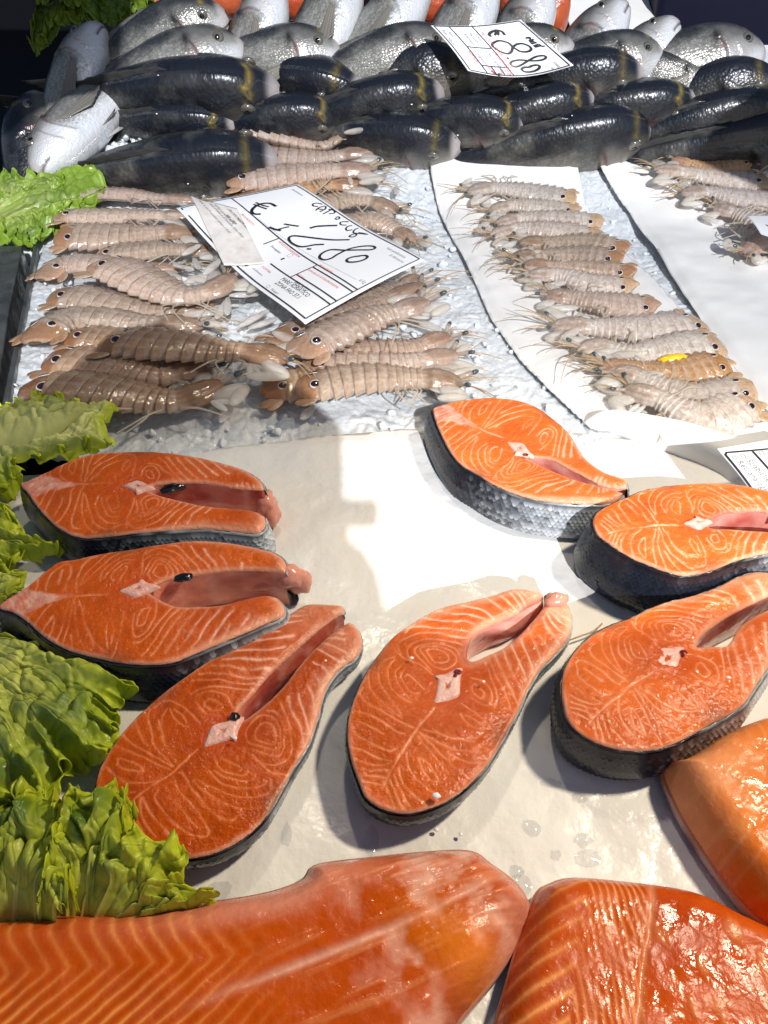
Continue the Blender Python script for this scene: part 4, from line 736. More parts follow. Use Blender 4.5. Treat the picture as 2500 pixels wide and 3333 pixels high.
LIST = [  # px tail -> head, height, label, width, roll, palette
 ([(213, 657), (280, 643), (420, 640), (530, 655), (650, 664)], .010, 'mantis shrimp lying closest to the lettuce and the big dark fish', .0098, .3, 'pink'),
 ([(172, 724), (219, 712), (420, 710), (560, 715), (645, 722)], .012, 'second mantis shrimp down from the lettuce, tail on the leaf', .0100, .2, 'pink'),
 ([(181, 768), (240, 770), (400, 772), (520, 765), (640, 752)], .013, 'third mantis shrimp down from the lettuce, pale legs folded over it', .0094, -.2, 'tan'),
 ([(312, 830), (368, 828), (500, 826), (600, 822), (690, 812)], .009, 'fourth mantis shrimp down from the lettuce, dark striped back', .0098, .1, 'tan'),
 ([(132, 908), (210, 872), (330, 872), (450, 880), (590, 878)], .007, 'greyish mantis shrimp half hidden under a big tailed one', .0098, .2, 'pink'),
 ([(155, 974), (220, 972), (330, 990), (460, 1010), (610, 1010), (700, 985)], .006, 'mantis shrimp beneath the big tailed one with only its tail clear', .0100, .1, 'tan'),
 ([(318, 862), (390, 888), (500, 935), (600, 968), (700, 950), (762, 905)], .021, 'slanting mantis shrimp on top with a large rust coloured tail', .0112, .1, 'pink'),
 ([(115, 1122), (163, 1078), (240, 1046), (350, 1045), (460, 1062), (560, 1066), (665, 1068)], .010, 'curved mantis shrimp arching over the ice near the tray rim', .0108, .2, 'tan'),
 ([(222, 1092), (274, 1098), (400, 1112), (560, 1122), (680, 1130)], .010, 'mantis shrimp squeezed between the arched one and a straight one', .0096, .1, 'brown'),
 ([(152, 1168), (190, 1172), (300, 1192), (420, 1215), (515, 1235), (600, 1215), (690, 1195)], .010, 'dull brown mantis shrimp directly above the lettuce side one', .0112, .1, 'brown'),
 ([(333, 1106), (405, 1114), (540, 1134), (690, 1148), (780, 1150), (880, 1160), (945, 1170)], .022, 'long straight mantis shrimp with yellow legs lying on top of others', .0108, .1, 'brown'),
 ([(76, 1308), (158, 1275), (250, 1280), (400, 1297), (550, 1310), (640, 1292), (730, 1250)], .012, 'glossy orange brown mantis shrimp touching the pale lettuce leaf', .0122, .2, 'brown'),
 ([(888, 1126), (950, 1095), (1050, 1052), (1150, 1012), (1280, 972), (1390, 935)], .012, 'mantis shrimp mostly hidden under the price card corner', .0098, .2, 'tan'),
 ([(1050, 1170), (1150, 1156), (1250, 1148), (1340, 1142), (1400, 1126), (1468, 1104)], .010, 'mantis shrimp under the slanting one right of the card', .0100, .1, 'tan'),
 ([(985, 1197), (1050, 1192), (1200, 1192), (1320, 1190), (1420, 1176), (1492, 1158)], .012, 'mantis shrimp just above the straight one at the ice edge', .0096, .1, 'pink'),
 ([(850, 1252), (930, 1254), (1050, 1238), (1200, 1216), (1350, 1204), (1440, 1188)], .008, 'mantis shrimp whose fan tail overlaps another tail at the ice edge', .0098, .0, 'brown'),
 ([(962, 1262), (1040, 1257), (1150, 1246), (1320, 1240), (1420, 1240), (1505, 1252)], .017, 'straight mantis shrimp along the ice edge with striped shell', .0108, .15, 'tan'),
 ([(962, 1156), (1022, 1126), (1120, 1086), (1230, 1036), (1310, 1016), (1395, 984)], .024, 'slanting mantis shrimp lying on top right below the price card', .0116, .2, 'pink'),
 ([(738, 456), (812, 452), (900, 466), (1040, 482), (1100, 462), (1170, 440)], .014, 'mantis shrimp touching the dark fish, highest of the heap', .0100, .5, 'pink'),
 ([(740, 522), (815, 516), (900, 510), (1050, 515), (1140, 508), (1225, 500)], .010, 'mantis shrimp second from the dark fish above the card', .0098, .0, 'pink'),
 ([(738, 590), (822, 588), (900, 578), (1050, 568), (1130, 565), (1215, 560)], .016, 'broad pale mantis shrimp with shiny ribs above the price card', .0122, .0, 'pink'),
 ([(738, 652), (825, 650), (920, 632), (1040, 615), (1110, 612), (1195, 605)], .012, 'mantis shrimp whose tail fan touches the card top edge', .0104, .1, 'orange'),
 ([(900, 702), (1000, 686), (1090, 668), (1190, 660), (1300, 688)], .012, 'mantis shrimp poking its head out behind the card corner', .0104, .1, 'tan'),
 ([(1080, 770), (1150, 735), (1220, 728), (1290, 752), (1345, 790)], .011, 'mantis shrimp head showing beside the long side of the card', .0096, .1, 'tan'),
 ([(1130, 1020), (1230, 976), (1300, 946), (1365, 905)], .008, 'mantis shrimp head peeping out below the right card corner', .0092, .1, 'tan'),
]
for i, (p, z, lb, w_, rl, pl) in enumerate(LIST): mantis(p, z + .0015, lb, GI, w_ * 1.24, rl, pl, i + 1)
LISTP = [
 ([(1876, 652), (1850, 648), (1740, 628), (1650, 620), (1580, 620), (1520, 628)], 'mantis shrimp at the top of the middle paper sheet', .0100, 'pale'),
 ([(1882, 692), (1855, 685), (1750, 678), (1660, 676), (1590, 690)], 'second mantis shrimp on the middle sheet, amber head', .0092, 'pale'),
 ([(1958, 732), (1915, 722), (1800, 722), (1700, 714), (1610, 730)], 'third mantis shrimp on the middle sheet, whitest body', .0098, 'pale'),
 ([(1950, 782), (1925, 772), (1800, 758), (1690, 745), (1595, 768)], 'fourth mantis shrimp on the middle sheet, large clear claw', .0096, 'pale'),
 ([(2037, 824), (2005, 816), (1900, 798), (1800, 792), (1690, 795)], 'fifth mantis shrimp on the middle sheet, touching a yellow tailed one', .0102, 'tan'),
 ([(2022, 858), (1985, 850), (1860, 834), (1760, 838), (1660, 848)], 'sixth mantis shrimp on the middle sheet with yellow on its tail', .0098, 'tan'),
 ([(2058, 904), (2015, 891), (1900, 880), (1800, 876), (1700, 868)], 'seventh mantis shrimp on the middle sheet, slim tail', .0094, 'tan'),
 ([(2062, 943), (2033, 935), (1920, 928), (1830, 905), (1718, 895)], 'eighth mantis shrimp on the middle sheet, dark square back plate', .0096, 'pale'),
 ([(2134, 1007), (2100, 998), (1980, 996), (1880, 978), (1775, 955)], 'pinkish mantis shrimp with spread petal legs on the middle sheet', .0098, 'pink'),
 ([(2280, 1042), (2220, 1066), (2100, 1078), (1980, 1070), (1890, 1062), (1795, 1060)], 'wide shelled mantis shrimp whose tail points at the paper gap', .0108, 'pale'),
 ([(2352, 1122), (2290, 1132), (2170, 1150), (2060, 1156), (1960, 1134), (1878, 1148)], 'mantis shrimp with ringed back just above the yellow stained one', .0108, 'pale'),
 ([(2374, 1194), (2330, 1198), (2200, 1216), (2080, 1205), (1950, 1200)], 'orange mantis shrimp with a bright yellow roe stain', .0098, 'orange'),
 ([(2460, 1278), (2415, 1278), (2290, 1294), (2180, 1270), (2090, 1238), (1972, 1212)], 'mantis shrimp with folded clear claw below the yellow stained one', .0098, 'pale'),
 ([(2448, 1302), (2420, 1313), (2330, 1358), (2240, 1352), (2150, 1312), (2030, 1266)], 'curled mantis shrimp at the lowest corner of the paper', .0104, 'pale'),
]
for i, (p, lb, w_, pl) in enumerate(LISTP): mantis(p, 0.0128, lb, GP, w_, 0.15, pl, i + 40, roe=(i == 11))
LISTQ = [
 ([(2444, 546), (2417, 538), (2310, 545), (2240, 532), (2180, 518)], 'pinkish mantis shrimp at the top of the right paper sheet', .0100, 'orange'),
 ([(2500, 590), (2457, 594), (2340, 580), (2250, 570), (2130, 556)], 'mantis shrimp with shining white claw on the right sheet', .0104, 'pale'),
 ([(2570, 662), (2520, 656), (2400, 648), (2300, 632), (2215, 628)], 'mantis shrimp with long feeler crossing the right sheet', .0104, 'pale'),
 ([(2600, 780), (2500, 742), (2400, 702), (2320, 672)], 'mantis shrimp with tangled legs beside the small card', .0100, 'pale'),
 ([(2620, 790), (2540, 780), (2460, 800), (2420, 826)], 'mantis shrimp facing out from under the small card', .0112, 'pink'),
 ([(2620, 520), (2560, 516), (2500, 514), (2462, 508)], 'mantis shrimp at the cream paper corner by the edge', .0100, 'orange'),
]
for i, (p, lb, w_, pl) in enumerate(LISTQ): mantis(p, 0.0138, lb, GP, w_, 0.15, pl, i + 70)

# loose translucent claws lying between the heaped shrimps
rs_ = np.random.RandomState(5)
CLW = ['pale claw left of the card, highest of the claw heap', 'pale claw left of the card between two others in the claw heap', 'small pale claw touching the receipt side of the heap', 'broad pale claw in the white cluster left of the card corner', 'second broad pale claw in the cluster left of the card corner', 'flat pale claw lying sideways in the middle of the shrimps', 'long pale claw pointing at the lowest card corner', 'thin pale claw beside the long one below the card', 'pale claw on the left side of the claw heap', 'thin claw right of the claw heap under the card edge', "upright claw just below the card's long left edge", 'flat claw above the straight long shrimp', 'pale claw sunk in the ice above the paper edge', 'small claw in the ice left of the double tail spots', 'pale claw near the dark striped shrimp head', 'pale claw near the top shrimp heads beside the ice', 'second pale claw beside the top shrimp heads', 'pale claw at the right rim of the shrimp heap', 'short claw half under the card edge', 'short claw in the middle of the claw heap']
for i, (x, y, z, an, l, wd) in enumerate(((640, 860, .024, 1.9, .014, .0042), (690, 870, .026, 1.2, .015, .0046), (705, 850, .022, 1.75, .013, .004), (720, 1010, .022, 1.4, .014, .0044), (740, 1000, .024, 1.7, .015, .0042), (655, 1020, .020, 0.2, .016, .0048), (820, 1040, .018, 0.9, .017, .0036), (850, 1055, .017, 0.7, .013, .0036), (600, 870, .022, 2.6, .012, .004), (790, 960, .020, 0.3, .012, .0036),
        (760, 905, .020, 2.2, .012, .0036), (690, 1055, .019, -.1, .012, .004), (735, 1345, .006, 1.4, .013, .0044), (1000, 1345, .006, 1.2, .010, .004), (620, 815, .020, 1.0, .012, .0042), (1240, 580, .012, 1.2, .014, .004), (1290, 620, .010, 1.5, .013, .0042), (1400, 1060, .012, -.6, .015, .004), (800, 880, .022, 1.3, .012, .0036), (650, 910, .022, -0.4, .013, .0042))):
    c = at([(x, y)], z)[0]; d = np.array([math.cos(an), math.sin(an), -0.15 + 0.2 * rs_.rand()]); s_ = np.array([-math.sin(an), math.cos(an), 0.2]); u_ = np.cross(d, s_)
    e1 = ellipsoid(np.zeros(3), np.array([d * l * 0.95, s_ * wd * 0.85, u_ * wd * 0.45]), 12, 14); e2 = ellipsoid(d * l * 0.75, np.array([d * l * 0.4, s_ * wd * 0.62, u_ * wd * 0.45]), 10, 12); v, f = join([e1, e2])
    o = obj('shrimp_claw', v, f, M['clear'], None, mixc(np.tile((0.86, 0.83, 0.79), (len(v), 1)), (0.55, 0.42, 0.32), np.clip(vn(v[:, 0] * 250, v[:, 1] * 250, i), 0, 1) * 0.6)); o.location = c
    tag(o, CLW[i], 'claw', 'loose claws among the shrimps')
# ------------------------------------------------------------------ sea breams
def fish_material(name, dark):
    m = bpy.data.materials.new(name); m.use_nodes = True; t = m.node_tree; b = t.nodes['Principled BSDF']; N = t.nodes.new; L = t.links.new
    a = N('ShaderNodeAttribute'); a.attribute_name = 'col'; u = N('ShaderNodeAttribute'); u.attribute_name = 'suv'
    v = N('ShaderNodeTexVoronoi'); v.inputs['Scale'].default_value = 1.0; L(u.outputs['Vector'], v.inputs['Vector'])
    mr = N('ShaderNodeMapRange'); mr.inputs[1].default_value = 0.0; mr.inputs[2].default_value = 0.75; mr.inputs[3].default_value = 1.15; mr.inputs[4].default_value = 0.72; L(v.outputs['Distance'], mr.inputs[0])
    vm = N('ShaderNodeMix'); vm.data_type = 'RGBA'; vm.blend_type = 'MULTIPLY'; vm.inputs[0].default_value = 1.0; L(a.outputs['Color'], vm.inputs[6]); L(mr.outputs[0], vm.inputs[7])
    sep = N('ShaderNodeSeparateColor'); L(v.outputs['Color'], sep.inputs[0]); mr2 = N('ShaderNodeMapRange'); mr2.inputs[3].default_value = 0.75; mr2.inputs[4].default_value = 1.28; L(sep.outputs[0], mr2.inputs[0])
    vm2 = N('ShaderNodeMix'); vm2.data_type = 'RGBA'; vm2.blend_type = 'MULTIPLY'; vm2.inputs[0].default_value = 0.8; L(vm.outputs[2], vm2.inputs[6]); L(mr2.outputs[0], vm2.inputs[7])
    hm = N('ShaderNodeMix'); hm.data_type = 'RGBA'; L(a.outputs['Alpha'], hm.inputs[0]); L(a.outputs['Color'], hm.inputs[6]); L(vm2.outputs[2], hm.inputs[7])
    L(hm.outputs[2], b.inputs['Base Color'])
    bu = N('ShaderNodeBump'); bu.inputs['Distance'].default_value = 0.0008; bu.inputs['Strength'].default_value = 0.55; L(v.outputs['Distance'], bu.inputs['Height']); bu.invert = True
    ns = N('ShaderNodeTexNoise'); ns.inputs['Scale'].default_value = 90; tc = N('ShaderNodeTexCoord'); L(tc.outputs['Object'], ns.inputs['Vector']); b2 = N('ShaderNodeBump'); b2.inputs['Distance'].default_value = 0.0015; b2.inputs['Strength'].default_value = 0.25
    L(ns.outputs[0], b2.inputs['Height']); L(bu.outputs[0], b2.inputs['Normal']); L(b2.outputs[0], b.inputs['Normal'])
    b.inputs['Roughness'].default_value = 0.30; b.inputs['Metallic'].default_value = 0.25 if not dark else 0.1; b.inputs['Coat Weight'].default_value = 0.3; b.inputs['Coat Roughness'].default_value = 0.1
    b.inputs['Subsurface Weight'].default_value = 0.0
    return m
M['fish'] = fish_material('bream_skin', False)
M['fin'] = mat('fin_skin', 0.3, attr='col', bump=(500, 0.0006, 3, 0.5), coat=0.3)
M['eyewhite'] = mat('fish_eye_ring', 0.2, color=(0.16, 0.15, 0.13), metal=0.4, coat=0.6)
M['pupil'] = mat('fish_pupil', 0.05, color=(0.004, 0.004, 0.006), coat=1.0)
FL = 0.215
XS = [0, .05, .15, .28, .42, .56, .68, .78, .86, .92, .96, .985, 1]
TOP = np.array([.048, .046, .062, .098, .138, .165, .174, .168, .146, .108, .072, .040, .012])
BOT = np.array([.048, .046, .060, .092, .128, .152, .158, .150, .130, .104, .084, .066, .044])
THK = np.array([.016, .020, .038, .066, .092, .110, .118, .116, .104, .084, .064, .044, .022])
def smooth_interp(x, xs, ys):
    P = catmull(np.c_[xs, ys], 400); return np.interp(x, P[:, 0], P[:, 1])
def bream(name, kind, seed, label, group):
    nu, nv = 120, 56; x = np.linspace(0, 1, nu) ** 0.92; th = np.linspace(0, 2 * math.pi, nv, endpoint=False)
    tp, bt, tk = (smooth_interp(x, XS, a) for a in (TOP, BOT, THK)); ct, st = np.cos(th), np.sin(th)
    zz = np.where(st > 0, tp[:, None] * np.abs(st) ** 1.0, -bt[:, None] * np.abs(st) ** 1.0)
    yy = tk[:, None] * np.sign(ct) * np.abs(ct) ** 0.86 * (1 - 0.18 * np.clip(st, 0, 1) ** 3)
    X_ = x[:, None] + 0 * th[None]; sidef = np.abs(ct)[None]
    # gill cover step and mouth
    gx = 0.735 + 0.05 * (1 - (zz / 0.12) ** 2); gd = X_ - gx; step = np.where(gd > 0, 0.010 * np.exp(-gd / 0.05), 0) * sstep(0.25, 0.7, sidef) * (np.abs(zz) < 0.125)
    pre = X_ - (0.815 + 0.03 * (1 - (zz / 0.1) ** 2)); step = step + np.where(pre > 0, 0.006 * np.exp(-pre / 0.03), 0) * sstep(0.4, 0.8, sidef) * (zz < 0.04)
    mz = -0.052 - 0.25 * (1 - X_) ; mouth = np.exp(-((zz - mz) / 0.006) ** 2) * sstep(0.915, 0.935, X_)
    yy = yy * (1 + step / np.maximum(np.abs(yy), 0.02)) * (1 - 0.16 * mouth); xx = X_ - 0.008 * mouth
    yy = yy * (1 + 0.05 * fbm(X_ * 7, zz * 9 + seed, seed, 3)); zz = zz * (1 + 0.035 * fbm(X_ * 6 + 3, np.sign(zz) + 0 * X_, seed + 7, 2))
    V = np.stack([xx, yy, zz], -1) * FL
    rz = np.where(zz > 0, zz / np.maximum(tp[:, None], 1e-3), zz / np.maximum(bt[:, None], 1e-3)); nz = fbm(X_ * 14, rz * 4 + np.sign(ct)[None] * 7, seed, 4)
    gk = {'dark': 0.9, 'dim': 0.25, 'silver': 0.45}[kind]; dim = kind == 'dim'; kind_ = 'dark' if dim else kind
    if kind_ == 'dark':
        back, flank, belly = np.array((0.013, 0.016, 0.024)), np.array((0.150, 0.138, 0.112)), np.array((0.36, 0.36, 0.36)); b0, b1 = (0.0, 0.85) if dim else (-0.15, 0.62)
    else:
        back, flank, belly = np.array((0.035, 0.038, 0.042)), np.array((0.27, 0.265, 0.245)), np.array((0.72, 0.74, 0.77)); b0, b1 = 0.25, 0.95
    r2 = rz + 0.25 * nz
    C = mixc(belly + 0 * X_[..., None], flank, sstep(-0.75, -0.15, r2)); C = mixc(C, back, sstep(b0, b1, r2))
    blot = np.clip(fbm(X_ * 11, rz * 2.5 + np.sign(ct)[None] * 3, seed + 12, 4) * 2.2, 0, 1) * (X_ < 0.76); C = mixc(C, (0.16, 0.155, 0.135) if kind_ == 'dark' else (0.42, 0.41, 0.39), blot * (0.55 if dim else 0.30))
    C = mixc(C, flank * 0.55, np.clip(0.5 * np.sin(rz * 26) * (np.abs(rz) < 0.7), 0, 1) * 0.35 * (X_ < 0.72))
    hd = sstep(0.74, 0.78, X_ - 0.05 * (1 - (zz / 0.12) ** 2) + 0.04)
    C = mixc(C, belly * 0.95 if kind_ != 'dark' else belly * 0.45, hd * sstep(0.45, -0.35, r2) * 0.85)
    C = mixc(C, (0.006, 0.006, 0.008), np.exp(-((X_ - 0.75) / 0.022) ** 2 - ((rz - 0.52) / 0.20) ** 2) * 0.9)          # black gill patch
    C = mixc(C, (0.28, 0.07, 0.06), np.exp(-((X_ - 0.775) / 0.02) ** 2 - ((rz - 0.18) / 0.22) ** 2) * 0.35)
    gold = np.exp(-((X_ - (0.905 - 0.02 * (1 - rz)) - 0.006 * vn(rz * 9, 0 * rz, seed)) / 0.013) ** 2) * sstep(0.50, 0.72, rz) * np.clip(0.55 + 1.6 * fbm(X_ * 40, rz * 9, seed + 2, 3), 0, 1); C = mixc(C, (0.46, 0.34, 0.06), gold * gk)
    C = mixc(C, (0.55, 0.50, 0.50), sstep(0.955, 0.985, X_) * 0.8); C = mixc(C, (0.06, 0.03, 0.03), mouth * 0.9); gl = np.exp(-((X_ - gx) / 0.005) ** 2) * sstep(0.25, 0.7, sidef) * (np.abs(zz) < 0.12); C = mixc(C, (0.03, 0.025, 0.025), gl * 0.7); pg = np.exp(-(pre / 0.004) ** 2) * sstep(0.4, 0.8, sidef) * (zz < 0.04); C = mixc(C, (0.10, 0.08, 0.08), pg * 0.5); C = mixc(C, (0.45, 0.30, 0.28), np.exp(-((X_ - 0.86) / 0.05) ** 2 - ((rz + 0.25) / 0.3) ** 2) * 0.18)
    o = obj(name, V.reshape(-1, 3), gridF(nu, nv, True), M['fish'], None, C.reshape(-1, 3), True, {'suv': np.stack([X_ * 78, np.sign(ct)[None] * 30 + rz * 17 * (0.6 + 2.5 * tp[:, None]), 0 * X_], -1).reshape(-1, 3)})
    al = o.data.attributes['col'].data; buf = np.empty(len(V.reshape(-1, 3)) * 4, np.float32); al.foreach_get('color', buf); buf = buf.reshape(-1, 4); buf[:, 3] = ((1 - hd) * sstep(-0.95, -0.5, rz)).reshape(-1); al.foreach_set('color', buf.ravel())
    o['org'] = [0.0, 0.0, 0.0]; tag(o, label, 'fish', group)
    for sg in (-1, 1):
        ez, ex = 0.052, 0.893; ty = float(np.interp(ex, x, tk)) * (1 - (ez / 0.130) ** 2) ** 0.43 * sg
        v, f = ellipsoid(np.array([ex, ty * 0.965, ez]) * FL, np.array([[0, sg * 0.0030, 0], [0.0062, 0, 0], [0, 0, 0.0058]]), 9, 20); e = obj('eye', v, f, M['eyewhite'], o)
        v, f = ellipsoid(np.array([ex, ty * 0.965, ez]) * FL + np.array([0, sg * 0.0014, 0]), np.array([[0, sg * 0.0021, 0], [0.0034, 0, 0], [0, 0, 0.0033]]), 9, 18); p = obj('pupil', v, f, M['pupil'], o); p.parent = e
    def fin(nm, root, tipd, n_=14, m_=9, c0=(0.10, 0.09, 0.075), c1=(0.22, 0.20, 0.17), th_=0.0005):
        root = np.array(root) * FL; tipd = np.array(tipd) * FL; r_ = catmull(root, n_); t_ = catmull(tipd, n_); k = np.linspace(0, 1, m_)
        G = r_[:, None] * (1 - k[None, :, None]) + t_[:, None] * k[None, :, None]; G[..., 1] += 0.0006 * np.sin(np.arange(n_) * 2.2)[:, None] * k[None]
        cc = mixc(mixc(c0, c1, np.abs(np.sin(np.arange(n_) * 2.2))[:, None] * np.ones((n_, m_))), (0.05, 0.05, 0.05), 0.35 * k[None] * np.ones((n_, m_)))
        q = obj(nm, G.reshape(-1, 3), gridF(n_, m_), M['fin'], o, cc.reshape(-1, 3)); s = q.modifiers.new('thickness', 'SOLIDIFY'); s.thickness = th_; s.offset = 0
    dk = (0.03, 0.03, 0.03) if kind_ == 'dark' else (0.12, 0.115, 0.10)
    for sg in (-1, 1):
        y0 = sg * 0.117
        fin('pectoral_fin', [(0.745, y0, -0.015), (0.740, y0 * 1.02, -0.035), (0.728, y0, -0.055)], [(0.50, y0 * 1.10, -0.055), (0.49, y0 * 1.12, -0.085), (0.60, y0 * 1.0, -0.115)], c0=dk)
        fin('pelvic_fin', [(0.66, sg * 0.03, -0.150), (0.63, sg * 0.03, -0.152)], [(0.52, sg * 0.055, -0.165), (0.55, sg * 0.03, -0.160)], 8, 6, c0=(0.4, 0.4, 0.4), c1=(0.55, 0.55, 0.55))
    fin('tail_fin', [(0.05, 0, 0.046), (0.04, 0, 0.0), (0.05, 0, -0.046)], [(-0.20, 0, 0.125), (-0.10, 0, 0.0), (-0.20, 0, -0.125)], 18, 8, c0=(0.03, 0.03, 0.035), c1=(0.07, 0.07, 0.07))
    fin('dorsal_fin', [(0.66, 0, 0.168), (0.45, 0, 0.140), (0.25, 0, 0.084)], [(0.60, 0.016, 0.176), (0.39, 0.020, 0.148), (0.20, 0.016, 0.092)], 22, 5, c0=tuple(0.6 * q for q in dk), c1=tuple(1.1 * q for q in dk))
    fin('anal_fin', [(0.36, 0, -0.110), (0.26, 0, -0.086)], [(0.32, 0, -0.140), (0.21, 0, -0.105)], 10, 5, c0=(0.2, 0.2, 0.2))
    return o
GD, GS = 'dark backed breams lying in front of the pile', 'silver breams heaped at the back of the stall'
proto = {}
def place(head, tail, zh, zt, roll, L, kind, label):
    H = at([head], zh)[0]; Tl = at([tail], zt)[0]
    if kind not in proto:
        o = bream('sea_bream', kind, {'dark': 3, 'dim': 9, 'silver': 5}[kind], label, GS if kind == 'silver' else GD); proto[kind] = (o, list(o.children), {c.name: list(c.children) for c in o.children}); first = True
    else: first = False
    src, kids, grand = proto[kind]
    if first: o = src
    else:
        o = src.copy(); col.objects.link(o); o['label'] = label
        for ch in kids:
            c = ch.copy(); col.objects.link(c); c.parent = o
            for gch in grand[ch.name]:
                d = gch.copy(); col.objects.link(d); d.parent = c
    X = (H - Tl) / np.linalg.norm(H - Tl); S = np.cross(X, (0, 0, 1.0)); S /= np.linalg.norm(S); U = np.cross(S, X)
    r = R(roll); U2 = U * math.cos(r) + S * math.sin(r); Y = np.cross(U2, X); s = L / FL
    m = Matrix(((X[0] * s, Y[0] * s, U2[0] * s, 0), (X[1] * s, Y[1] * s, U2[1] * s, 0), (X[2] * s, Y[2] * s, U2[2] * s, 0), (0, 0, 0, 1)))
    o.matrix_world = Matrix.Translation(Vector(H - X * L)) @ m
    return o
D, SV, DM = 'dark', 'silver', 'dim'
FISH = [
 ((912, 298), (230, 335), 0.056, 0.029, 48, 0.287, D, 'longest dark bream with a gold brow, tail reaching the left fish'),
 ((1185, 292), (780, 250), 0.051, 0.024, 52, 0.232, DM, 'dark bream between two gold browed ones, eye hidden'),
 ((772, 398), (330, 408), 0.036, 0.014, 54, 0.201, D, 'dark bream with a pale snout and gold brow beside the ice hollow'),
 ((1122, 376), (700, 430), 0.036, 0.012, 44, 0.213, D, 'dark bream with gold brow lying right above the shrimp heap'),
 ((905, 520), (300, 575), 0.024, 0.000, 52, 0.275, DM, 'big dark bream running into the shrimps, nearest the lettuce'),
 ((1446, 296), (1050, 400), 0.056, 0.019, 44, 0.232, D, 'dark bream with a broad gold brow left of the price card'),
 ((1500, 470), (1040, 445), 0.024, 0.002, 46, 0.232, DM, 'dark bream lying low behind the paper corner'),
 ((1722, 398), (1330, 420), 0.044, 0.014, 41, 0.213, D, 'dark bream facing the middle sheet with eye and gold brow'),
 ((1940, 318), (1600, 430), 0.056, 0.020, 41, 0.220, D, 'dark bream below the price card with a bright brow glint'),
 ((2130, 420), (1560, 520), 0.028, -0.002, 41, 0.262, DM, 'headless looking dark bream right behind the paper sheets'),
 ((2098, 236), (1660, 320), 0.071, 0.034, 34, 0.232, DM, 'brownish bream with a faint gold brow just right of the price card'),
 ((2268, 330), (1850, 400), 0.051, 0.020, 41, 0.226, D, 'dark bream under the red gilled one'),
 ((2560, 350), (2180, 440), 0.051, 0.018, 36, 0.232, D, 'dark bream at the right border above the cream paper'),
 ((2640, 440), (2120, 520), 0.028, -0.004, 46, 0.262, DM, 'very dark bream lying along the top of the right sheet'),
 ((2545, 262), (2250, 340), 0.068, 0.034, 16, 0.232, DM, 'greyish bream under the big white bellied one at the right'),
 ((1560, 240), (1120, 300), 0.061, 0.029, 16, 0.244, DM, 'olive backed bream with its head under the price card'),
 ((320, 75), (200, 400), .085, .020, -75, .190, SV, 'grey bream standing on its tail at the far left'),
 ((800, 150), (300, 340), .075, .035, -25, .225, SV, 'brown flanked bream with a white head, beside the standing one'),
 ((735, 40), (380, 210), .095, .050, 5, .200, SV, 'bream in front of the lettuce with a clear dark eye'),
 ((900, -60), (790, 260), .105, .040, -78, .195, SV, 'upright bream with brown fin, right of the eyed one'),
 ((1150, -85), (960, 290), .105, .040, -72, .205, SV, 'upright bluish bream with a broad white belly'),
 ((1112, 165), (690, 250), .070, .045, -20, .205, SV, 'bream with long pectoral fin over a pure white belly'),
 ((1385, -50), (1100, 260), .100, .040, -70, .205, SV, 'silvery bream with fine scales left of the card'),
 ((1490, 150), (1090, 260), .078, .050, -18, .205, SV, 'scaly bream with its head behind the card edge'),
 ((1600, -70), (1420, 240), .105, .045, -72, .200, SV, 'upright bream with a dark fin above the card'),
 ((1780, -60), (1650, 220), .105, .045, -70, .190, SV, 'upright bream with a fin above the card corner'),
 ((1870, 150), (1600, 220), .085, .060, -15, .190, SV, 'bream with a white chin showing beside the card'),
 ((2025, 0), (1850, 280), .100, .040, -68, .200, SV, 'upright bream with reddish cheek before the white paper'),
 ((2195, 60), (2020, 280), .095, .045, -66, .185, SV, 'rounded bream against the white paper at the back'),
 ((2160, 175), (1820, 260), .078, .055, -15, .195, SV, 'bream with open mouth below the rounded one'),
 ((2485, 165), (2040, 270), .075, .050, -28, .225, SV, 'big white bellied bream pointing right against the dark'),
 ((2330, 305), (2060, 230), .050, .060, -10, .165, SV, 'bream with torn red gill between darker ones'),
 ((112, 566), (320, 345), .026, .040, 84, .215, SV, 'bream facing the lettuce with a white throat and blue snout'),
 ((110, 300), (140, 560), 0.036, -0.011, -60, 0.232, D, 'dim dark bream behind the white throated one'),
]
for f_ in FISH: place(*f_)
# torn red gill
rg = mat('torn_gill', 0.25, color=(0.22, 0.03, 0.012), sss=0.2, bump=(200, 0.002, 4, 0.7), coat=0.4)
tag(blob('gill_flesh', (2200, 262), 0.060, 0.013, 0.010, 0.009, rg, None, 6), 'torn orange red gill flesh on a bream', 'gill')
# red seafood at the very back
for i, (px, z, rx, ry, rz, lb) in enumerate((((470, 8), .05, .036, .02, .018, 'red seafood piece right of the back lettuce'), ((690, -5), .06, .045, .025, .02, 'long red seafood piece behind the eyed bream'), ((960, 5), .06, .026, .02, .02, 'red seafood piece between two upright breams'),
        ((1255, 10), .06, .018, .016, .02, 'small red seafood piece left of the silvery bream'), ((1405, 15), .06, .024, .018, .022, 'red seafood piece between the silvery and dark finned breams'), ((1690, -10), .06, .03, .02, .02, 'orange seafood piece above the price card'),
        ((1800, 45), .055, .018, .016, .030, 'orange pitted seafood beside the white paper'))):
    v, f = ico(3); v = v * (1 + 0.3 * fbm(v[:, 0] * 2 + i, v[:, 1] * 2 + v[:, 2], i, 3))[:, None] * np.array([rx, ry, rz]); c = at([px], z)[0]
    cc = mixc((0.40, 0.055, 0.02), (0.52, 0.13, 0.05), np.clip(0.5 + fbm(v[:, 0] * 60, v[:, 2] * 60, i, 3), 0, 1))
    tag(obj('red_seafood', v + c, f, M['redfish'], None, cc), lb, 'seafood', 'red seafood behind the breams')
V, F = boxm((-0.10, -0.10, -0.10), (0.30, 0.10, 0.16)); c = at([(2400, 110)], 0.0)[0] + np.array([0.0, 0.12, 0.0])
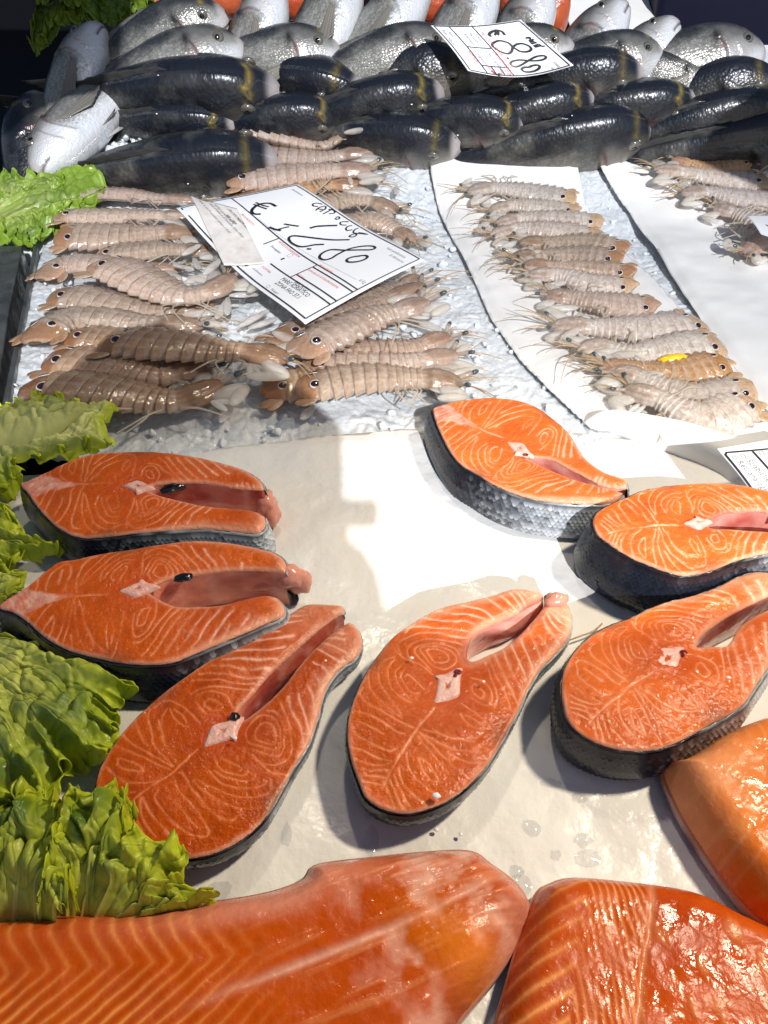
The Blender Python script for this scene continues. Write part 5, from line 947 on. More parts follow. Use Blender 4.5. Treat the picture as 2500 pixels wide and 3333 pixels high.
o = obj('plastic_crate', V + c, F, M['navycrate'], smooth=False); b_ = o.modifiers.new('bevel', 'BEVEL'); b_.width = 0.01; b_.segments = 3; tag(o, 'dark navy plastic crate in the gloom at the top right', 'crate')
# ------------------------------------------------------------------ lettuce
def lettuce(base, margin, z0, label, seed, pale=0.25, frill=0.010, arch=0.008, res=(260, 80), tone=1.0, nrib=5, amp=1.0):
    ns, ntt = res; B = catmull(at([p[:2] for p in base], [p[2] if len(p) > 2 else z0 for p in base]), ns); Mg = catmull(at([p[:2] for p in margin], [p[2] if len(p) > 2 else z0 for p in margin]), ns)
    s = np.linspace(0, 1, ns)[:, None]; t = np.linspace(0, 1, ntt)[None]; tt = t + 0 * s; ss = s + 0 * t
    P = B[:, None] * (1 - tt[..., None]) + Mg[:, None] * tt[..., None]
    sz = np.linalg.norm(Mg - B, axis=1).mean(); arcl = np.linalg.norm(np.diff(Mg, axis=0), axis=1).sum()
    Tg = np.gradient(Mg, axis=0); Tg /= np.maximum(np.linalg.norm(Tg, axis=1), 1e-9)[:, None]; Rd = (Mg - B); Rd /= np.maximum(np.linalg.norm(Rd, axis=1), 1e-9)[:, None]
    u = ss * arcl                                # metres along the margin
    P[..., 2] += arch * 4 * tt * (1 - tt) + 0.4 * arch * tt
    # wide rounded folds, then frills growing to the margin
    fo = u / 0.040 * math.pi + 3.2 * vn(ss * 6, tt * 2.6, seed + 1) + 1.5 * vn(ss * 14, tt * 5, seed + 21); P[..., 2] += amp * 0.0095 * sstep(0.02, 0.6, tt) * (np.abs(np.sin(fo)) ** 0.8 - 0.6) * (0.6 + 0.4 * vn(ss * 8, tt * 2, seed + 9))
    P += (amp * 0.004 * tt ** 2 * np.sin(2 * fo + 1.2))[..., None] * Tg[:, None]
    ph = u / 0.0155 * 2 * math.pi + 3.0 * fbm(ss * 12, tt * 1.5, seed, 2); am = 0.65 + 0.5 * vn(ss * 14, 0 * ss, seed + 11)
    e = sstep(0.55, 1.0, tt) ** 1.6 * am
    P[..., 2] += e * frill * 0.70 * np.sin(ph); P += (e * frill * 0.60 * np.cos(ph + 0.5))[..., None] * Tg[:, None]; P += (e * frill * 0.20 * np.sin(ph * 0.5 + 1))[..., None] * Rd[:, None]
    ph2 = u / 0.0062 * 2 * math.pi + 4 * vn(ss * 50, tt * 3, seed + 2); e2 = sstep(0.82, 1.0, tt)
    P[..., 2] += e2 * frill * 0.22 * np.sin(ph2); jag = np.abs(np.sin(ph2 * 0.5)) ** 1.5 + 0.5 * vn(ss * 120, 0 * ss, seed + 3)
    P += (sstep(0.92, 1.0, tt) * frill * 0.30 * (jag - 0.5))[..., None] * Rd[:, None] + (e2 * frill * 0.15 * np.cos(ph2))[..., None] * Tg[:, None]
    # puckered cells between veins
    rx, ry = P[..., 0] * 74 + 0.35 * vn(P[..., 0] * 140, P[..., 1] * 140, seed), P[..., 1] * 74 + 0.35 * vn(P[..., 0] * 140 + 9, P[..., 1] * 140, seed + 1); f1, f2 = worley(rx, ry, seed); cell = np.clip((f2 - f1) * 1.5, 0, 1)
    g1, g2 = worley(rx * 2.4, ry * 2.4, seed + 5); cell2 = np.clip((g2 - g1) * 1.6, 0, 1)
    rib = np.zeros_like(tt); k = nrib * ss + 1.3 * (vn(tt * 3, 0 * ss + seed, seed) + vn(ss * 4, tt * 3, seed + 4)) * tt; rib = np.exp(-((k - np.round(k)) / (0.030 + 0.10 * (1 - tt) ** 2)) ** 2) * sstep(1.0, 0.55, tt)
    k2 = 3 * k + 0.4 * tt * 2; rib2 = np.exp(-((k2 - np.round(k2)) / 0.07) ** 2) * sstep(0.95, 0.6, tt) * sstep(0.1, 0.4, tt)
    pk = sstep(0.1, 0.5, tt) * (1 - 0.8 * rib); P[..., 2] += (0.6 + 0.4 * amp) * (0.0040 * (cell - 0.4) * pk + 0.0009 * (cell2 - 0.4) * pk + 0.0022 * rib * (1 - tt) - 0.0010 * rib2 * pk)
    P[..., 2] += 0.0006 * fbm(P[..., 0] * 300, P[..., 1] * 300, seed + 6, 2)
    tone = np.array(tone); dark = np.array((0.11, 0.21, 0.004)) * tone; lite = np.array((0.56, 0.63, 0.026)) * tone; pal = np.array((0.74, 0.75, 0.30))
    C = mixc(lite, dark, np.clip(0.40 + 1.5 * fbm(ss * 6, tt * 2.5, seed + 7, 4), 0, 1)); C = mixc(C, lite * 1.15, 0.4 * sstep(0.55, 0.2, cell)); C = mixc(C, lite * 1.15, 0.8 * e2)
    C = mixc(C, pal, np.clip(pale * (1.6 * (1 - tt) ** 1.2) + 0.25 * (pale > 0.6) * (1 - tt ** 3), 0, 0.95)); C = mixc(C, pal, np.clip(0.45 * rib + 0.2 * rib2, 0, 1) * (1 - tt) ** 0.8); C = mixc(C, dark * 0.8, 0.45 * sstep(0.22, 0.0, cell) * pk); C = mixc(C, dark * 0.9, 0.25 * sstep(0.2, 0.0, cell2) * pk)
    C = mixc(C, (0.30, 0.20, 0.03), 0.35 * np.clip(fbm(ss * 16, tt * 6, seed + 8, 3) - 0.25, 0, 1))
    o = obj('lettuce_leaf', P.reshape(-1, 3), gridF(ns, ntt), M['leaf'], None, C.reshape(-1, 3)); md = o.modifiers.new('thickness', 'SOLIDIFY'); md.thickness = 0.0004; md.offset = 0
    return tag(o, label, 'lettuce leaf', 'lettuce leaves tucked along the left side')
lettuce([(-150, 660, .010), (60, 660, .014), (150, 640, .014)], [(-150, 590, .012), (-30, 566, .02), (40, 575, .02), (110, 590, .022), (160, 575, .024), (215, 600, .024), (180, 640, .02)], .012, 'lettuce leaf tucked under the white throated bream', 1, 0.2, .008, .006, tone=(0.50, 0.68, 1.8))
lettuce([(-160, 730, .006), (20, 720, .010), (140, 700, .012)], [(-120, 690, .012), (20, 650, .016), (120, 620, .020), (190, 590, .022), (250, 556, .024), (320, 566, .024), (348, 610, .022), (320, 655, .018), (230, 690, .014), (185, 745, .010), (110, 790, .006), (50, 790, .004), (-80, 770, .004)], .012, 'bright green lettuce leaf beside the first shrimps', 2, 0.2, .008, .006, tone=(0.50, 0.68, 1.8))
lettuce([(-220, 1470, .012), (60, 1455, .020), (260, 1380, .026), (262, 1382, .026), (60, 1465, .020), (-220, 1480, .012)], [(-220, 1330, .020), (-40, 1338, .022), (60, 1322, .024), (150, 1300, .028), (200, 1312, .030), (290, 1330, .032), (320, 1340, .030), (385, 1350, .024), (345, 1400, .022), (380, 1462, .016), (280, 1480, .016), (180, 1500, .016), (80, 1530, .014), (30, 1590, .010), (-160, 1600, .008)], .02, 'pale inner lettuce leaf with curled green edge above the first steak', 3, 0.92, .008, .008, nrib=9, amp=0.7)
lettuce([(-160, 1570, .006), (-60, 1570, .008)], [(-160, 1480, .012), (-40, 1500, .014), (30, 1510, .016), (75, 1548, .014), (50, 1600, .010), (0, 1620, .008), (-20, 1690, .006), (-120, 1720, .004)], .01, 'small dark curly lettuce leaf left of the first steak', 4, 0.1, .008, .006)
lettuce([(-140, 1800, .004), (-20, 1790, .006)], [(-140, 1640, .014), (0, 1668, .016), (50, 1690, .016), (90, 1760, .014), (150, 1790, .012), (208, 1812, .010), (160, 1830, .008), (95, 1838, .006), (40, 1862, .006), (-100, 1880, .004)], .01, 'folded lettuce leaf between the first two steaks', 5, 0.25, .007, .010)
lettuce([(-140, 1950, .004), (-60, 1950, .004)], [(-120, 1840, .010), (-10, 1838, .010), (30, 1868, .010), (85, 1890, .008), (50, 1940, .006), (-20, 1968, .004), (-120, 1990, .003)], .006, 'pale scrap of lettuce left of the second steak', 6, 0.75, .006, .004)
lettuce([(-190, 2070, .004), (-120, 2090, .004), (-150, 2160, .004)], [(60, 2120, .004), (230, 2200, .004), (350, 2215, .006), (420, 2206, .012), (446, 2262, .016), (385, 2310, .014), (385, 2420, .016), (345, 2480, .016), (250, 2510, .012), (180, 2590, .012), (60, 2660, .010), (-120, 2760, .008), (-260, 2720, .008)], .01, 'broad yellow green lettuce leaf under the second steak', 7, 0.55, .010, .010, res=(520, 120), nrib=7, amp=0.7)
lettuce([(-160, 3060, .004), (40, 3070, .004), (200, 3060, .004)], [(-260, 2800, .02), (-90, 2690, .024), (0, 2640, .026), (90, 2600, .026), (190, 2612, .026), (225, 2690, .026), (240, 2800, .026), (262, 2960, .02)], .015, 'dark green crinkled lettuce leaf at the lower left edge', 8, 0.20, .011, .014, res=(480, 120), nrib=5, tone=0.85, amp=0.85)
lettuce([(150, 3060, .004), (280, 3070, .004), (420, 3050, .004)], [(170, 2900, .026), (205, 2700, .030), (245, 2620, .034), (290, 2590, .036), (345, 2600, .038), (382, 2560, .040), (424, 2590, .038), (428, 2690, .036), (480, 2725, .036), (558, 2742, .034), (592, 2812, .030), (600, 2880, .024), (690, 2925, .016), (650, 2965, .012), (540, 2990, .010)], .02, 'olive crinkled lettuce leaf overlapping the third steak', 9, 0.16, .010, .012, res=(560, 130), nrib=7, tone=0.9, amp=0.85)
lettuce([(200, -60, .06), (330, -50, .06), (470, -40, .06)], [(120, 60, .075), (105, 130, .06), (112, 178, .05), (170, 130, .06), (215, 85, .07), (270, 78, .075), (350, 100, .07), (420, 70, .075), (500, 30, .08)], .06, 'dim lettuce leaf at the back behind the standing bream', 10, 0.1, .012, .012, tone=(0.3, 0.42, 0.8))  # tone darkens the leaf colour to stand for shade at the back
lettuce([(190, -40, .07), (280, -45, .07)], [(140, 30, .08), (180, 10, .09), (240, 25, .09), (300, 35, .085), (350, 20, .08)], .07, 'small lettuce leaf under the back of the far left corner', 12, 0.1, .010, .010, tone=(0.3, 0.42, 0.8))  # same darkened tone, corner shade put into the leaf colour

# ------------------------------------------------------------------ price cards
def homography(src, dst):
    A = []
    for (x, y), (u, v) in zip(src, dst):
        A += [[x, y, 1, 0, 0, 0, -u * x, -u * y, -u], [0, 0, 0, x, y, 1, -v * x, -v * y, -v]]
    return np.linalg.svd(np.array(A))[2][-1].reshape(3, 3)
class Card:
    """a printed card: quad = photograph pixels of bottom-left, bottom-right, top-right, top-left of the printed side; u along the baseline"""
    def __init__(s, quad, zs, label, curl, name='price_card'):
        s.C = at(quad, zs); s.Hm = homography(quad, [(0, 0), (1, 0), (1, 1), (0, 1)]); s.curl = curl
        s.W = np.linalg.norm(s.C[1] - s.C[0]); s.Ht = np.linalg.norm(s.C[3] - s.C[0])
        s.n = np.cross(s.C[1] - s.C[0], s.C[3] - s.C[0]); s.n /= np.linalg.norm(s.n); s.n *= np.sign(s.n[2])
        g = np.linspace(0, 1, 60); uu, vv = np.meshgrid(g, g, indexing='ij'); P = s.p(uu.ravel(), vv.ravel(), 0)
        s.o = obj(name, P - s.C[0], gridF(60, 60), M['card']); s.o.location = s.C[0]; s.o['org'] = [float(x) for x in s.C[0]]
        md = s.o.modifiers.new('thickness', 'SOLIDIFY'); md.thickness = 0.0004; md.offset = 1 if np.dot(np.cross(P[1 * 60] - P[0], P[1] - P[0]), s.n) > 0 else -1
        tag(s.o, label, 'price card')
    def p(s, u, v, lift):
        u = np.asarray(u, float); v = np.asarray(v, float); b = (s.C[0][None] * ((1 - u) * (1 - v))[:, None] + s.C[1][None] * (u * (1 - v))[:, None] + s.C[2][None] * (u * v)[:, None] + s.C[3][None] * ((1 - u) * v)[:, None])
        return b + s.n[None] * (s.curl(u, v) + lift)[:, None]
    def uv(s, px):
        q = np.c_[np.asarray(px, float), np.ones(len(px))] @ s.Hm.T; return q[:, :2] / q[:, 2:]
    def stroke(s, uv, wd, lift=0.00025, closed=False, smooth=True):
        uv = np.asarray(uv, float) * np.array([s.W, s.Ht]); n = max(8, int(6 * len(uv)));
        Q = catmull(uv, n, False) if smooth and len(uv) > 2 else np.stack([np.interp(np.linspace(0, len(uv) - 1, n), np.arange(len(uv)), uv[:, k]) for k in (0, 1)], 1)
        T = np.gradient(Q, axis=0); T /= np.maximum(np.linalg.norm(T, axis=1), 1e-9)[:, None]; N = np.c_[-T[:, 1], T[:, 0]]
        w_ = np.broadcast_to(wd, (n,)) / 2; a = Q + N * w_[:, None]; b = Q - N * w_[:, None]; A_ = np.stack([a, b], 1).reshape(-1, 2) / np.array([s.W, s.Ht])
        return s.p(A_[:, 0], A_[:, 1], lift), gridF(n, 2)
    def ink(s, name, parts, m):
        v, f = join(parts); return obj(name, v, f, m, s.o)
    def text(s, txt, u, v, size, m, name, rot=0.0, align='LEFT', lift=0.00028, squeeze=1.0):
        cu = bpy.data.curves.new('txt', 'FONT'); cu.body = txt; cu.size = size; cu.align_x = align; cu.resolution_u = 2; to = bpy.data.objects.new('txt', cu); col.objects.link(to)
        me = bpy.data.meshes.new_from_object(to.evaluated_get(bpy.context.evaluated_depsgraph_get())); bpy.data.objects.remove(to); bpy.data.curves.remove(cu)
        if not len(me.vertices): return None
        X = np.array([q.co[:] for q in me.vertices])[:, :2]; X[:, 0] *= squeeze * (min(1.0, max(0.1, (0.965 - u) * s.W / max(1e-6, X[:, 0].max() * squeeze))) if rot == 0 and u < 0.96 else 1.0); c_, s_ = math.cos(rot), math.sin(rot); X = np.c_[X[:, 0] * c_ - X[:, 1] * s_, X[:, 0] * s_ + X[:, 1] * c_]
        uu = u + X[:, 0] / s.W; vv = v + X[:, 1] / s.Ht; F_ = [list(q.vertices) for q in me.polygons]; bpy.data.meshes.remove(me)
        return obj(name, s.p(uu, vv, lift), F_, m, s.o, smooth=False)
def c6(pts): return crop([700, 550, 1400, 950], pts)
def cw(pts): return crop([550, 560, 1400, 1120], pts)
K1 = Card([(580, 706), (996, 1068), (1386, 851), (967, 602)], [.036, .036, .034, .046], 'white card with handwritten price 14.80 on the shrimp heap',
          lambda u, v: 0.0035 * np.sin(np.clip(u, 0, 1) * math.pi * 2.2 + 1.0) * (1 - 0.5 * v) + 0.0016 * np.sin(v * math.pi) + 0.006 * np.exp(-((u / 0.16) ** 2 + (v / 0.4) ** 2)))
ln = lambda K, a, b, wd: K.stroke([a, b], wd, smooth=False)
e = 0.022; ev = 0.028; lw = 0.0014
K1.ink('border_line', [ln(K1, (e, ev), (1 - e, ev), lw), ln(K1, (1 - e, ev), (1 - e, 1 - ev), lw), ln(K1, (1 - e, 1 - ev), (e, 1 - ev), lw), ln(K1, (e, 1 - ev), (e, ev), lw)], M['navy'])
u0 = K1.uv(cw([(470, 250), (1275, 765), (970, 565), (635, 432), (705, 402), (765, 640), (1055, 870), (915, 590), (1200, 800), (845, 615), (1128, 835), (625, 558), (800, 665)]))
vm = float(np.mean([u0[0][1], u0[1][1]])); vl = float(u0[5][1])
K1.ink('ruled_line', [ln(K1, (e, vm), (1 - e, vm), lw), ln(K1, (u0[4][0], vm), (u0[4][0], vm - 0.13), lw), ln(K1, (u0[2][0], vm), (u0[2][0], vl), lw), ln(K1, (u0[11][0], vl), (1 - e, vl), lw),
                      ln(K1, (u0[2][0], (vm + vl) / 2 + 0.07), (1 - e, (vm + vl) / 2 + 0.07), lw), ln(K1, (u0[2][0], (vm + vl) / 2 - 0.06), (1 - e, (vm + vl) / 2 - 0.06), lw)], M['navy'])
hw_ = 0.0026
def hs(K, pts, wd=hw_): return K.stroke(K.uv(pts), wd)
K1.ink('euro_sign', [hs(K1, c6([(498, 300), (455, 282), (395, 288), (345, 312), (318, 342), (335, 360), (385, 358)]), 0.0030), hs(K1, c6([(335, 296), (385, 310), (430, 322)]), 0.0022), hs(K1, c6([(352, 282), (400, 298), (445, 306)]), 0.0022)], M['ink'])
K1.ink('price_digit', [hs(K1, c6([(440, 438), (480, 450), (528, 456)]), 0.0030), hs(K1, c6([(500, 452), (540, 440), (590, 428)]), 0.0020), hs(K1, c6([(552, 412), (610, 418), (660, 422)]), 0.0024)], M['ink'])
K1.ink('price_digit', [hs(K1, c6([(740, 432), (790, 418), (860, 412), (935, 408)]), 0.0030), hs(K1, c6([(1035, 518), (900, 515), (720, 495), (620, 488), (585, 505), (600, 535), (650, 560), (700, 565), (780, 552), (850, 550)]), 0.0026)], M['ink'])
K1.ink('price_dot', [hs(K1, c6([(722, 580), (740, 584), (756, 582)]), 0.0026)], M['ink'])
K1.ink('price_digit', [hs(K1, c6([(1010, 605), (905, 595), (840, 620), (820, 655), (855, 678), (910, 668), (960, 635), (1040, 595), (1130, 578), (1205, 580), (1232, 598), (1200, 612), (1110, 608), (1010, 605)]), 0.0026)], M['ink'])
K1.ink('price_digit', [hs(K1, c6([(1130, 662), (1070, 668), (1030, 688), (1045, 710), (1105, 712), (1160, 698), (1185, 675), (1165, 660), (1110, 662)]), 0.0026)], M['ink'])
K1.ink('handwritten_name', [hs(K1, c6(q), 0.0017) for q in ([(818, 268), (785, 262), (755, 268), (758, 282), (790, 284)], [(775, 312), (800, 290), (838, 278)], [(805, 318), (840, 298), (842, 280)], [(790, 300), (825, 302)], [(828, 332), (870, 308), (890, 292)], [(862, 298), (900, 306), (905, 322), (868, 330)],
            [(918, 352), (938, 348), (945, 358), (925, 366), (915, 358)], [(1010, 382), (985, 380), (955, 386), (960, 402), (1000, 406)], [(1040, 408), (1012, 414), (998, 430), (1010, 445), (1045, 440)], [(1085, 428), (1062, 440), (1055, 462), (1090, 470)], [(1150, 478), (1090, 470), (1045, 478), (1030, 492), (1060, 496), (1080, 482), (1072, 468)], [(1090, 462), (1130, 470), (1160, 480)])], M['ink'])
def tx(K, txt, cpx, size, m, name, align='LEFT', sq=1.0, cf=cw):
    u, v = K.uv(cf([cpx]))[0]; return K.text(txt, u, v, size, m, name, 0.0, align, squeeze=sq)
tx(K1, 'MARE ADRIATICO', (708, 660), 0.0062, M['navy'], 'stamped_text', sq=0.92); tx(K1, 'PESCATO', (795, 692), 0.0058, M['navy'], 'stamped_text', sq=0.92); tx(K1, 'ZONA FAO 37.1', (668, 686), 0.0062, M['navy'], 'stamped_text', sq=0.92)
tx(K1, 'Vedi cartellonistica', (1372, 480), 0.0046, M['grey_ink'], 'printed_text', sq=0.9); tx(K1, 'di riferimento', (1398, 532), 0.0046, M['grey_ink'], 'printed_text', sq=0.9); tx(K1, 'al Kg', (1228, 702), 0.0052, M['grey_ink'], 'printed_text')
tx(K1, 'Denominazione', (786, 122), 0.0036, M['grey_ink'], 'printed_text'); tx(K1, 'Palangari', (636, 730), 0.0036, M['grey_ink'], 'printed_text')
for t_, p_ in (('PESO DI ORIGINE', (962, 578)), ('ZONA FAO DI CATTURA/PRODUZIONE', (892, 606)), ('ADDITIVI', (818, 636)), ('METODO DI CONSERVAZIONE', (705, 420)), ('DI CATTURA', (582, 568)), ('TIPO DI PRODOTTO', (480, 285))): tx(K1, t_, p_, 0.0034, M['red_ink'], 'red_text', sq=0.82)
tx(K1, 'Decongelato', (655, 445), 0.0034, M['navy'], 'printed_text'); tx(K1, 'a da allevamento', (520, 578), 0.0032, M['grey_ink'], 'printed_text', sq=0.85); tx(K1, 'Reti di circuizione', (448, 595), 0.0032, M['grey_ink'], 'printed_text', sq=0.85)
K1.ink('tick_box', [K1.stroke(K1.uv(cw([(758, 500), (790, 485), (802, 498), (770, 512), (758, 500)])), 0.0003, smooth=False), K1.stroke(K1.uv(cw([(607, 706), (630, 695), (640, 706), (618, 718), (607, 706)])), 0.0003, smooth=False)], M['grey_ink']); K1.ink('pen_mark', [hs(K1, cw([(718, 525), (732, 520), (744, 516)]), 0.0022)], M['ink'])
K1.ink('dotted_line', [K1.stroke(K1.uv(cw([(590, 300), (1215, 697)])), 0.00022, smooth=False)], M['grey_ink'])
# curled receipt stuck on the corner of the big card
def receipt(K):
    q = K.uv(cw([(172, 235), (400, 268), (470, 262), (560, 540), (400, 590), (290, 560)])); quad = K.uv(cw([(330, 575), (612, 555), (465, 262), (178, 225)]))
    g = np.linspace(0, 1, 40); uu, vv = np.meshgrid(g, g, indexing='ij'); a, b, c, d = quad
    Q = a * ((1 - uu) * (1 - vv))[..., None] + b * (uu * (1 - vv))[..., None] + c * (uu * vv)[..., None] + d * ((1 - uu) * vv)[..., None]; Q = Q.reshape(-1, 2)
    lift = 0.0012 + 0.009 * np.clip(0.35 - uu, 0, 1).ravel() ** 1.5 * (0.5 + vv.ravel()) + 0.0006 * fbm(uu.ravel() * 6, vv.ravel() * 6, 3, 3)
    P = K.p(Q[:, 0], Q[:, 1], lift); o = obj('stuck_receipt', P - P[0], gridF(40, 40), M['film']); o.location = P[0]; o['org'] = [float(x) for x in P[0]]; md = o.modifiers.new('thickness', 'SOLIDIFY'); md.thickness = 0.0003; md.offset = 0
    tag(o, 'creased beige receipt stuck over the corner of the big card', 'receipt')
    def put(txt, u, v, size, m_=M['grey_ink'], rot=-1.35):
        cu = bpy.data.curves.new('txt', 'FONT'); cu.body = txt; cu.size = size; to = bpy.data.objects.new('txt', cu); col.objects.link(to); me = bpy.data.meshes.new_from_object(to.evaluated_get(bpy.context.evaluated_depsgraph_get())); bpy.data.objects.remove(to)
        X = np.array([z.co[:] for z in me.vertices])[:, :2]; c_, s_ = math.cos(rot), math.sin(rot); X = np.c_[X[:, 0] * c_ - X[:, 1] * s_, X[:, 0] * s_ + X[:, 1] * c_]; wq = np.linalg.norm(P[39 * 40] - P[0]); hq = np.linalg.norm(P[39] - P[0])
        uu2 = np.clip(u + X[:, 0] / wq, 0, 1); vv2 = np.clip(v + X[:, 1] / hq, 0, 1); Q2 = a * ((1 - uu2) * (1 - vv2))[:, None] + b * (uu2 * (1 - vv2))[:, None] + c * (uu2 * vv2)[:, None] + d * ((1 - uu2) * vv2)[:, None]
        l2 = 0.0012 + 0.009 * np.clip(0.35 - uu2, 0, 1) ** 1.5 * (0.5 + vv2) + 0.0006 * fbm(uu2 * 6, vv2 * 6, 3, 3) + 0.0005; F_ = [list(z.vertices) for z in me.polygons]; obj('receipt_text', K.p(Q2[:, 0], Q2[:, 1], l2), F_, m_, o, smooth=False)
    for i_, (t_, u_) in enumerate((('PAN. n. di 8 cassette uomo 1 KAS', 0.12), ('Fatto di base e di cassetta, zona rifiuto', 0.36), ('FOTO GUARDARE IL', 0.46))): put(t_, u_, 0.95, 0.0042)
    put('NR. CRP', 0.62, 0.80, 0.0048, M['navy']); put('TUTTI I MARMI SERVIRE', 0.74, 0.92, 0.0046, M['navy'])
receipt(K1)
def c7(pts): return crop([1380, 40, 1900, 290], pts)
K2 = Card([(1402, 82), (1524, 230), (1868, 213), (1695, 64)], [.118, .100, .105, .128], 'white card with handwritten price 8.80 lying on the breams', lambda u, v: -0.010 * np.sin(np.clip(v, 0, 1) * math.pi) * u + 0.004 * np.sin(u * math.pi) * (1 - v) - 0.004 * np.sin(v * math.pi))
lw2 = 0.0013
K2.ink('border_line', [ln(K2, (e, ev), (1 - e, ev), lw2), ln(K2, (1 - e, ev), (1 - e, 1 - ev), lw2), ln(K2, (1 - e, 1 - ev), (e, 1 - ev), lw2), ln(K2, (e, 1 - ev), (e, ev), lw2)], M['navy'])
w2 = K2.uv(c7([(580, 155), (985, 685), (320, 175), (690, 655), (440, 328), (575, 488)])); vmm = float((w2[0][1] + w2[1][1]) / 2); vll = float((w2[2][1] + w2[3][1]) / 2)
K2.ink('ruled_line', [ln(K2, (e, vmm), (1 - e, vmm), lw2), ln(K2, (e, vll), (1 - e, vll), lw2), ln(K2, (w2[4][0], vll), (w2[4][0], vmm), lw2), ln(K2, (w2[5][0] + 0.03, vll), (w2[5][0] + 0.03, vmm), lw2), ln(K2, (w2[5][0] + 0.03, vll + (vmm - vll) * .36), (1 - e, vll + (vmm - vll) * .36), lw2), ln(K2, (w2[5][0] + 0.03, vll + (vmm - vll) * .68), (1 - e, vll + (vmm - vll) * .68), lw2)], M['navy'])
K2.ink('euro_sign', [hs(K2, c7([(825, 195), (800, 165), (745, 152), (690, 165), (662, 190), (690, 205)]), 0.0026), hs(K2, c7([(722, 195), (735, 170), (730, 155)]), 0.0020), hs(K2, c7([(755, 195), (762, 170), (750, 155)]), 0.0020)], M['ink'])
K2.ink('price_digit', [hs(K2, c7([(905, 305), (860, 265), (770, 242), (705, 262), (692, 290), (760, 335), (850, 360), (890, 340), (905, 305), (940, 282), (1000, 278), (1070, 305), (1095, 335), (1060, 352), (985, 345), (935, 320), (905, 305)]), 0.0022)], M['ink'])
K2.ink('price_dot', [hs(K2, c7([(842, 400), (855, 402), (866, 402)]), 0.0024)], M['ink'])
K2.ink('price_digit', [hs(K2, c7([(1070, 432), (980, 420), (905, 430), (885, 455), (930, 482), (990, 470), (1070, 432), (1150, 405), (1230, 408), (1252, 428), (1215, 442), (1140, 440), (1070, 432)]), 0.0020)], M['ink'])
K2.ink('price_digit', [hs(K2, c7([(1085, 492), (1030, 490), (1008, 508), (1040, 530), (1110, 536), (1175, 522), (1195, 495), (1160, 480), (1110, 482), (1085, 492)]), 0.0022)], M['ink'])
K2.ink('handwritten_name', [hs(K2, c7(q), 0.0018) for q in ([(1042, 240), (1060, 232), (1085, 236), (1075, 248)], [(1070, 262), (1120, 252)], [(1080, 275), (1125, 268)], [(1095, 290), (1150, 282)], [(1118, 312), (1170, 300)], [(1130, 322), (1180, 318)], [(1170, 300), (1200, 320), (1235, 325)])] + [hs(K2, c7([(690, 545), (740, 570), (800, 600)]), 0.0014), hs(K2, c7([(745, 585), (780, 560)]), 0.0014)], M['ink'])
for t_, p_, mm in (('Denominazione', (1000, 95), 'grey_ink'), ('Vedi cartellonistica', (1325, 480), 'grey_ink'), ('di riferimento', (1300, 520), 'grey_ink'), ('al Kg', (1000, 640), 'grey_ink'), ('METODO DI PRODUZIONE', (565, 165), 'red_ink'), ('CONSERVAZIONE', (690, 345), 'red_ink'), ('PESO DI ORIGINE', (820, 520), 'red_ink'), ('CATTURA', (740, 520), 'red_ink'), ('ADDITIVI', (640, 502), 'red_ink'), ('Fresco', (505, 185), 'grey_ink'), ('Pescato', (445, 180), 'grey_ink'), ('Allevato', (390, 190), 'grey_ink'), ('Decongelato', (620, 345), 'grey_ink'), ('Scongelato', (490, 345), 'grey_ink'), ('Attrezzi', (430, 370), 'red_ink'), ('Reti', (170, 180), 'grey_ink'), ('Ami', (235, 190), 'grey_ink'), ('Nasse', (225, 260), 'grey_ink')): tx(K2, t_, p_, 0.0048, M[mm], 'red_text' if mm == 'red_ink' else 'printed_text', cf=c7)
def c9(pts): return crop([1800, 1400, 2500, 2000], pts)
K3 = Card([(2520, 1712), (2332, 1459), (2700, 1408), (2900, 1650)][1::-1] + [(2830, 1580), (2660, 1405)], [.034, .030, .036, .036], 'white card with printed tick boxes at the right edge', lambda u, v: 0.002 * np.sin(u * 3.0) + 0.001 * v)
K3.ink('border_line', [K3.stroke(K3.uv(c9([(1900, 760), (1640, 625), (1500, 430), (1320, 178), (1660, 150), (1950, 125)])[1:]), 0.0016, smooth=False)], M['navy'])
K3.ink('ruled_line', [K3.stroke(K3.uv(c9([(1580, 165), (1665, 268), (1800, 430)])), 0.0014, smooth=False)], M['navy'])
for c_ in ((1410, 215), (1492, 205), (1636, 485), (1650, 180)):
    x, y = c_; K3.ink('tick_box', [K3.stroke(K3.uv(c9([(x - 22, y - 12), (x + 8, y - 17), (x + 24, y + 14), (x - 6, y + 20), (x - 22, y - 12)])), 0.00035, smooth=False)], M['grey_ink'])
for t_, p_, q_ in (('Sciabiche', (1508, 240), (1600, 335)), ('Reti analoghe', (1420, 252), (1550, 395)), ('Rete', (1645, 520), (1720, 600))):
    a_, b_ = K3.uv(c9([p_, q_])); d_ = (b_ - a_) * np.array([K3.W, K3.Ht]); K3.text(t_, a_[0], a_[1], 0.0058, M['grey_ink'], 'printed_text', math.atan2(d_[1], d_[0]))
def c8(pts): return crop([1950, 470, 2500, 1000], pts)
K4 = Card([(2432, 702), (2476, 762), (2760, 850), (2720, 700)], [.034, .032, .034, .036], 'small card with a handwritten number at the right border', lambda u, v: 0.001 * np.sin(u * 3))
K4.ink('price_digit', [hs(K4, c8(q), 0.0015) for q in ([(1570, 800), (1600, 815), (1659, 800)], [(1580, 750), (1605, 725), (1659, 720)], [(1580, 752), (1610, 775), (1660, 778)], [(1625, 855), (1659, 860), (1700, 850)])], M['ink'])

